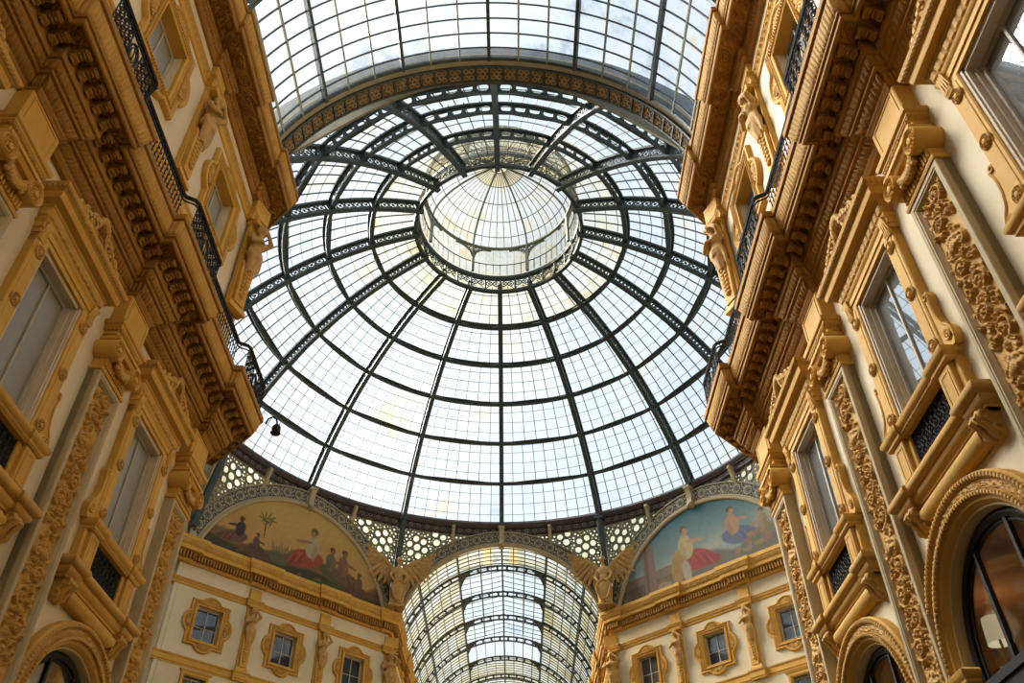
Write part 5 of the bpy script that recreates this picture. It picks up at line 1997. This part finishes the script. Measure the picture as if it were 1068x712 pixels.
# ================================================================== lunettes and winged figures
def paint_lunette(which):
    """a plain allegorical landscape with robed figures, as flat colour on the wall"""
    nu, nz = 420, 190
    R_ = 6.80
    zb = 23.12
    us = np.linspace(-6.55, 6.55, nu)
    top = ZC + np.sqrt(np.maximum(R_ ** 2 - us ** 2, 0))
    t = np.linspace(0, 1, nz)
    U = np.repeat(us[None], nz, 0)
    Z = zb + (np.maximum(top, zb + .02) - zb)[None] * t[:, None]
    h = (Z - zb)
    rg = np.random.default_rng(5 if which == 'golden' else 8)
    C = np.zeros((nz, nu, 3))

    def noise(sc, seed):
        r = np.random.default_rng(seed)
        o = np.zeros_like(U)
        for k in range(14):
            a = r.random() * 2 * PI; f = sc * (.5 + r.random() * 2)
            o += np.sin(U * f * math.cos(a) + h * f * math.sin(a) + r.random() * 6) / 14
        return o

    def mixc(m, c, a=1.):
        m = np.clip(m, 0, 1)[..., None] * a
        C[:] = C * (1 - m) + np.array(c) * m

    def ell(u, z, a, b, c, rot=0., soft=6., al=1.):
        du, dz = U - u, h - z
        x = (du * math.cos(rot) + dz * math.sin(rot)) / a; y = (-du * math.sin(rot) + dz * math.cos(rot)) / b
        mixc((1 - np.sqrt(x * x + y * y)) * soft, c, al)

    def robe(u, z, sc, body, skirt, skin, lean=0., side=1):
        """seated robed figure"""
        ell(u + .15 * side * sc, z + .42 * sc, .95 * sc, .42 * sc, skirt, -.25 * side, 7)
        ell(u + .75 * side * sc, z + .20 * sc, .55 * sc, .22 * sc, [x * .8 for x in skirt], -.15 * side, 7)
        for k in range(5):
            ell(u + (.1 + .18 * k) * side * sc, z + (.55 - .09 * k) * sc, .05 * sc, .32 * sc, [x * (.72 if k % 2 else 1.22) for x in skirt], .5 * side, 5, .8)
        ell(u - .1 * side * sc + lean * .4, z + 1.0 * sc, .34 * sc, .52 * sc, body, .15 * side, 7)
        ell(u - .22 * side * sc + lean * .4, z + .8 * sc, .12 * sc, .4 * sc, [x * .75 for x in body], .1 * side, 6, .7)
        ell(u + .30 * side * sc, z + 1.12 * sc, .42 * sc, .085 * sc, skin, -.2 * side, 8)
        ell(u - .06 * side * sc + lean * .5, z + 1.62 * sc, .15 * sc, .19 * sc, skin, 0, 9)
        ell(u - .10 * side * sc + lean * .5, z + 1.70 * sc, .18 * sc, .15 * sc, (.10, .05, .02), 0, 7, .9)
        ell(u - .05 * side * sc + lean * .5, z + 1.60 * sc, .10 * sc, .13 * sc, skin, 0, 9)
    if which == 'golden':
        sky0, sky1 = np.array((.40, .22, .06)), np.array((.40, .27, .075))
        k = np.clip(h / 4.6, 0, 1)[..., None]
        C[:] = sky0 * (1 - k) + sky1 * k
        mixc(noise(1.1, 2) * 2.2, (.30, .18, .06), .5)
        mixc(np.exp(-((h - 1.9) / .7) ** 2) * (.5 + noise(.8, 3)), (.42, .20, .09), .5)
        mixc((1.5 + .35 * np.sin(U * .9 + 1) + .15 * np.sin(U * 2.3) - h) * 4, (.16, .085, .04))
        mixc((1.15 + .3 * np.sin(U * .7 + 2.5) + .1 * np.sin(U * 3.1) - h) * 5, (.11, .06, .03))
        mixc((.85 + .22 * np.sin(U * .8 + .5) - h) * 6, (.045, .04, .02))
        mixc((.42 - .06 * U * (U > 0) + .12 * np.sin(U * 1.7) - h) * 8, (.035, .065, .02))
        ell(3.0, .15, 2.6, .6, (.035, .075, .02), .0, 4)
        ell(-2.7, 2.5, .05, .75, (.10, .06, .03), .05, 5)
        for q in range(9):
            a = q * PI / 4.5
            ell(-2.65 + .35 * math.cos(a), 3.2 + .22 * math.sin(a) - .04, .36, .05, (.08, .075, .03), a * .8, 5, .9)
        robe(-4.4, .9, 1.0, (.04, .03, .03), (.14, .06, .04), (.07, .03, .02), .1, -1)
        robe(-3.0, .7, .75, (.12, .06, .04), (.09, .05, .03), (.10, .05, .03), 0, 1)
        robe(.55, .95, 1.55, (.34, .25, .16), (.25, .055, .03), (.26, .13, .07), .1, -1)
        robe(2.35, .75, 1.25, (.12, .10, .06), (.08, .07, .03), (.18, .085, .045), 0, 1)
        robe(3.3, .7, 1.35, (.19, .09, .05), (.12, .07, .04), (.2, .1, .05), 0, 1)
        robe(4.4, .3, .95, (.13, .07, .04), (.10, .05, .03), (.15, .075, .04), 0, -1)
        ell(-1.4, 1.0, .7, .45, (.09, .10, .04), 0, 5, .8)
        for q in range(16):
            ell(-2.0 + .09 * q, 1.35 + .4 * rg.random(), .04, .32, (.08, .10, .04), .5 * (rg.random() - .5), 5, .8)
        for q in range(14):
            ell(-5.5 + 10 * rg.random(), .35 + .4 * rg.random(), .3, .12, [(.05, .06, .02), (.09, .05, .03), (.14, .09, .04)][q % 3], rg.random(), 5, .6)
    else:
        k = np.clip(h / 4.9, 0, 1)[..., None]
        C[:] = np.array((.26, .28, .22)) * (1 - k) + np.array((.03, .115, .13)) * k
        mixc(np.exp(-((h - 1.7 - .15 * U) / .6) ** 2) * (.5 + noise(1.2, 4) * 2), (.34, .31, .23), .7)
        mixc((noise(1.5, 6) - .1) * 4 * (U > 2) * np.clip(1 - h / 3.2, 0, 1), (.30, .24, .18), .7)
        mixc((1.5 + .25 * np.sin(U * 1.9) - h) * 4 * (U > -1), (.11, .10, .075))
        mixc((-1.2 - U) * 5 * (h < 1.75), (.17, .125, .08))
        mixc((-1.3 - U) * 5 * (h < 1.15), (.125, .09, .06))
        mixc((np.abs(U + 3.9) < .46) * (h < 3.7) * 1., (.19, .12, .08)); mixc((np.abs(U + 4.1) < .12) * (h < 3.7) * 1., (.13, .08, .05))
        mixc((.70 + .08 * np.sin(U * 2) - h) * 6, (.11, .095, .06))
        robe(-.75, .75, 1.75, (.36, .28, .12), (.27, .035, .02), (.36, .19, .10), -.1, 1)
        ell(-1.75, 1.35, .5, 1.25, (.30, .18, .035), -.12, 6)
        for k in range(5):
            ell(-2.05 + .16 * k, 1.2, .05, 1.0, (.20, .115, .025), -.12, 5, .6)
        ell(-1.1, .9, .35, .8, (.30, .27, .18), .1, 6, .9)
        robe(2.7, 1.25, 1.45, (.33, .17, .09), (.09, .10, .16), (.34, .18, .10), 0, 1)
        robe(4.5, 1.0, 1.1, (.24, .16, .07), (.20, .13, .05), (.30, .17, .10), 0, -1)
        for q in range(26):
            ell(2.6 + 3.0 * rg.random(), .75 + .9 * rg.random(), .26, .17, [(.22, .15, .05), (.09, .11, .05), (.22, .10, .05), (.12, .10, .13)][q % 4], rg.random(), 5, .8)
        ell(-2.9, .6, .6, .25, (.22, .18, .11), 0, 6)
        for q in range(10):
            ell(-3.3 + .8 * rg.random(), .8 + .2 * rg.random(), .13, .1, [(.13, .12, .03), (.22, .10, .04)][q % 2], 0, 6)
    C *= .78 if which == 'blue' else .92
    C *= (1 + .10 * noise(7, 9) + .08 * noise(14, 10))[..., None]
    return U, Z, np.clip(C, 0, 1)


pm_, nt, N, L, B = mat_new('wall_painting')
at = N.new('ShaderNodeVertexColor'); at.layer_name = 'paint'
L.new(at.outputs['Color'], B.inputs['Base Color']); B.inputs['Roughness'].default_value = .7; B.inputs['Specular IOR Level'].default_value = .25
for s, which, lab in ((-1, 'golden', 'half-round wall painting of robed figures in a landscape under a golden sky'), (1, 'blue', 'half-round wall painting of red and gold robed figures under a blue sky')):
    U, Z, Cc = paint_lunette(which)
    root = thing('lunette_painting', lab, 'painting', diag_xy(s, 0, .06), 23.1, -45 * s)
    me = MB().grid(np.stack([U, 0 * U - .02, Z], -1)[:, ::-1]).mesh('painted_field', pm_, -23.1, 0)
    ca = me.color_attributes.new('paint', 'FLOAT_COLOR', 'POINT')
    col = np.concatenate([Cc, np.ones(Cc.shape[:2] + (1,))], -1)[:, ::-1].reshape(-1).astype(np.float32)
    ca.data.foreach_set('color', col)
    part('painted_field', me, None, root)
    pts = [(x, z) for x, z in arc(0, ZC, 6.86, 15.2, 164.8, 50)]
    part('backing', MB().holed(pts, [], lambda x, z, t: (x, .03 + t, z), .2), GREIGE, root)


def winged_mesh():
    mb = MB()
    zb = 23.3
    mb.ell((0, -.42, 26.42), (.17, .19, .23), 12, 9); mb.ell((0, -.36, 26.50), (.21, .21, .19), 10, 8)
    mb.ell((0, -.61, 26.40), (.03, .05, .05), 6, 5)
    limb(mb, [(0, -.38, 26.2), (0, -.32, 25.9)], [.11, .15])
    mb.ell((0, -.30, 25.65), (.42, .28, .36), 14, 10); mb.ell((0, -.30, 25.15), (.34, .27, .42), 12, 10)
    mb.ell((0, -.32, 24.7), (.42, .32, .40), 12, 10)
    for q in range(8):
        a = -1.3 + 2.6 * q / 7
        limb(mb, [(.34 * math.sin(a), -.3 - .28 * math.cos(a), 24.9), (.46 * math.sin(a), -.3 - .36 * math.cos(a), 24.2), (.40 * math.sin(a), -.3 - .33 * math.cos(a), 23.45)], [.09, .09, .07], 7)
    mb.ell((0, -.28, 24.1), (.38, .3, .8), 12, 10)
    for s in (-1, 1):
        limb(mb, [(s * .40, -.30, 25.75), (s * .56, -.46, 25.25), (s * .34, -.66, 24.85)], [.13, .11, .08])
        for f in range(4):
            limb(mb, [(s * (.34 - .03 * f), -.67, 24.84 - .05 * f), (s * (.24 - .03 * f), -.72, 24.80 - .05 * f), (s * (.18 - .03 * f), -.70, 24.75 - .05 * f)], [.032, .028, .022], 6)
        limb(mb, [(s * .34, -.66, 24.9), (s * .28, -.72, 24.97)], [.035, .025], 6)
    return mb


def winged_kit():
    root = thing('winged_figure', 'x', 'statue', (0, 0), 23.25)
    part('body', blob('body', winged_mesh(), STATUE, .045, 23.25, 2), None, root)
    for s in (-1, 1):
        mb = MB()
        # arm of the wing, then three rows of feathers
        limb(mb, [(s * .18, -.08, 25.7), (s * .75, .0, 26.35), (s * 1.5, .04, 26.95), (s * 2.1, .05, 27.35)], [.18, .17, .12, .05])
        for row, (n, L_, wd, off) in enumerate(((13, 1.35, .15, 0.), (11, .85, .13, -.05), (9, .5, .12, -.09))):
            for i in range(n):
                t = i / (n - 1)
                px, pz = .22 + 1.80 * t, 25.75 + 1.55 * t ** .9
                a = math.radians(-95 + 118 * t)
                ln = L_ * (.75 + .35 * math.sin(PI * min(1, t * 1.1)))
                q = np.linspace(0, 1, 6)
                w = wd * np.sin(PI * (.12 + .82 * q)) ** .7
                c, sn = math.cos(a), math.sin(a)
                P = []
                for tt, ww in zip(q, w):
                    x, z = px + c * ln * tt, pz + sn * ln * tt
                    P.append([(s * (x - sn * ww), .05 + off, z + c * ww), (s * x, .02 + off - .03, z), (s * (x + sn * ww), .05 + off, z - c * ww), (s * x, .09 + off, z)])
                mb.grid(np.array(P), closed_v=True)
        part('wing', mb, STATUE, root, sharp=60)
    mb = MB()
    pts = [(.52 * math.sin(t) * (1 + .10 * math.cos(3 * t)), 24.20 - .70 * math.cos(t)) for t in np.linspace(0, 2 * PI, 29)[:-1]]
    mb.frame(pts, [(0, .62), (0, .78), (.05, .84), (.10, .80), (.14, .74), (.3, .80), (.42, .82)])
    mb.ell((0, -.72, 24.2), (.34, .10, .48), 12, 8)
    part('shield', mb, STATUE, root)
    mb = MB()
    leftsweep(mb, .5, .6, [(-.4, 23.2), (.05, 23.2), (.08, 23.3), (.0, 23.4), (-.4, 23.42)], back=.3)
    part('base', mb, STATUE, root)
    return root


wk_ = winged_kit()
for i, (s, lab) in enumerate(((-1, 'stone winged figure holding a shield, between the golden-sky lunette and the far arm'), (1, 'stone winged figure holding a shield, between the far arm and the blue-sky lunette'))):
    x, y = s * 17.95 * math.sin(PI / 8), YC + 17.95 * math.cos(PI / 8)
    if i == 0:
        wk_['label'] = lab; wk_['group'] = 'winged figures at the octagon corners'; wk_.location = (x, y, wk_.location.z); wk_.rotation_euler = (0, 0, math.radians(22.5))
    else:
        twin(wk_, lab, (x, y), -22.5, 'winged figures at the octagon corners')

# lamp seen through the big arch
lp = thing('floor_lamp', 'lamp with a white drum shade behind the glass of the second arched window', 'lamp', (8.22, 12.78), 2.2)
zl = 5.28
mb = MB().sweep([(.19 * math.cos(-a), .19 * math.sin(-a)) for a in np.linspace(0, 2 * PI, 25)[:-1]], [(0, zl - .2), (-.03, zl + .2)], closed=True)
part('lamp_shade', mb, plain('shade_white', (236, 236, 226), .8, em=(236, 240, 222), es=.55), lp)
mb = MB().tube([(0, 0, 2.22), (0, 0, zl)], .02, 6); mb.ell((0, 0, 2.24), (.17, .17, .04), 12, 6)
part('stem', mb, FRAME_D, lp)
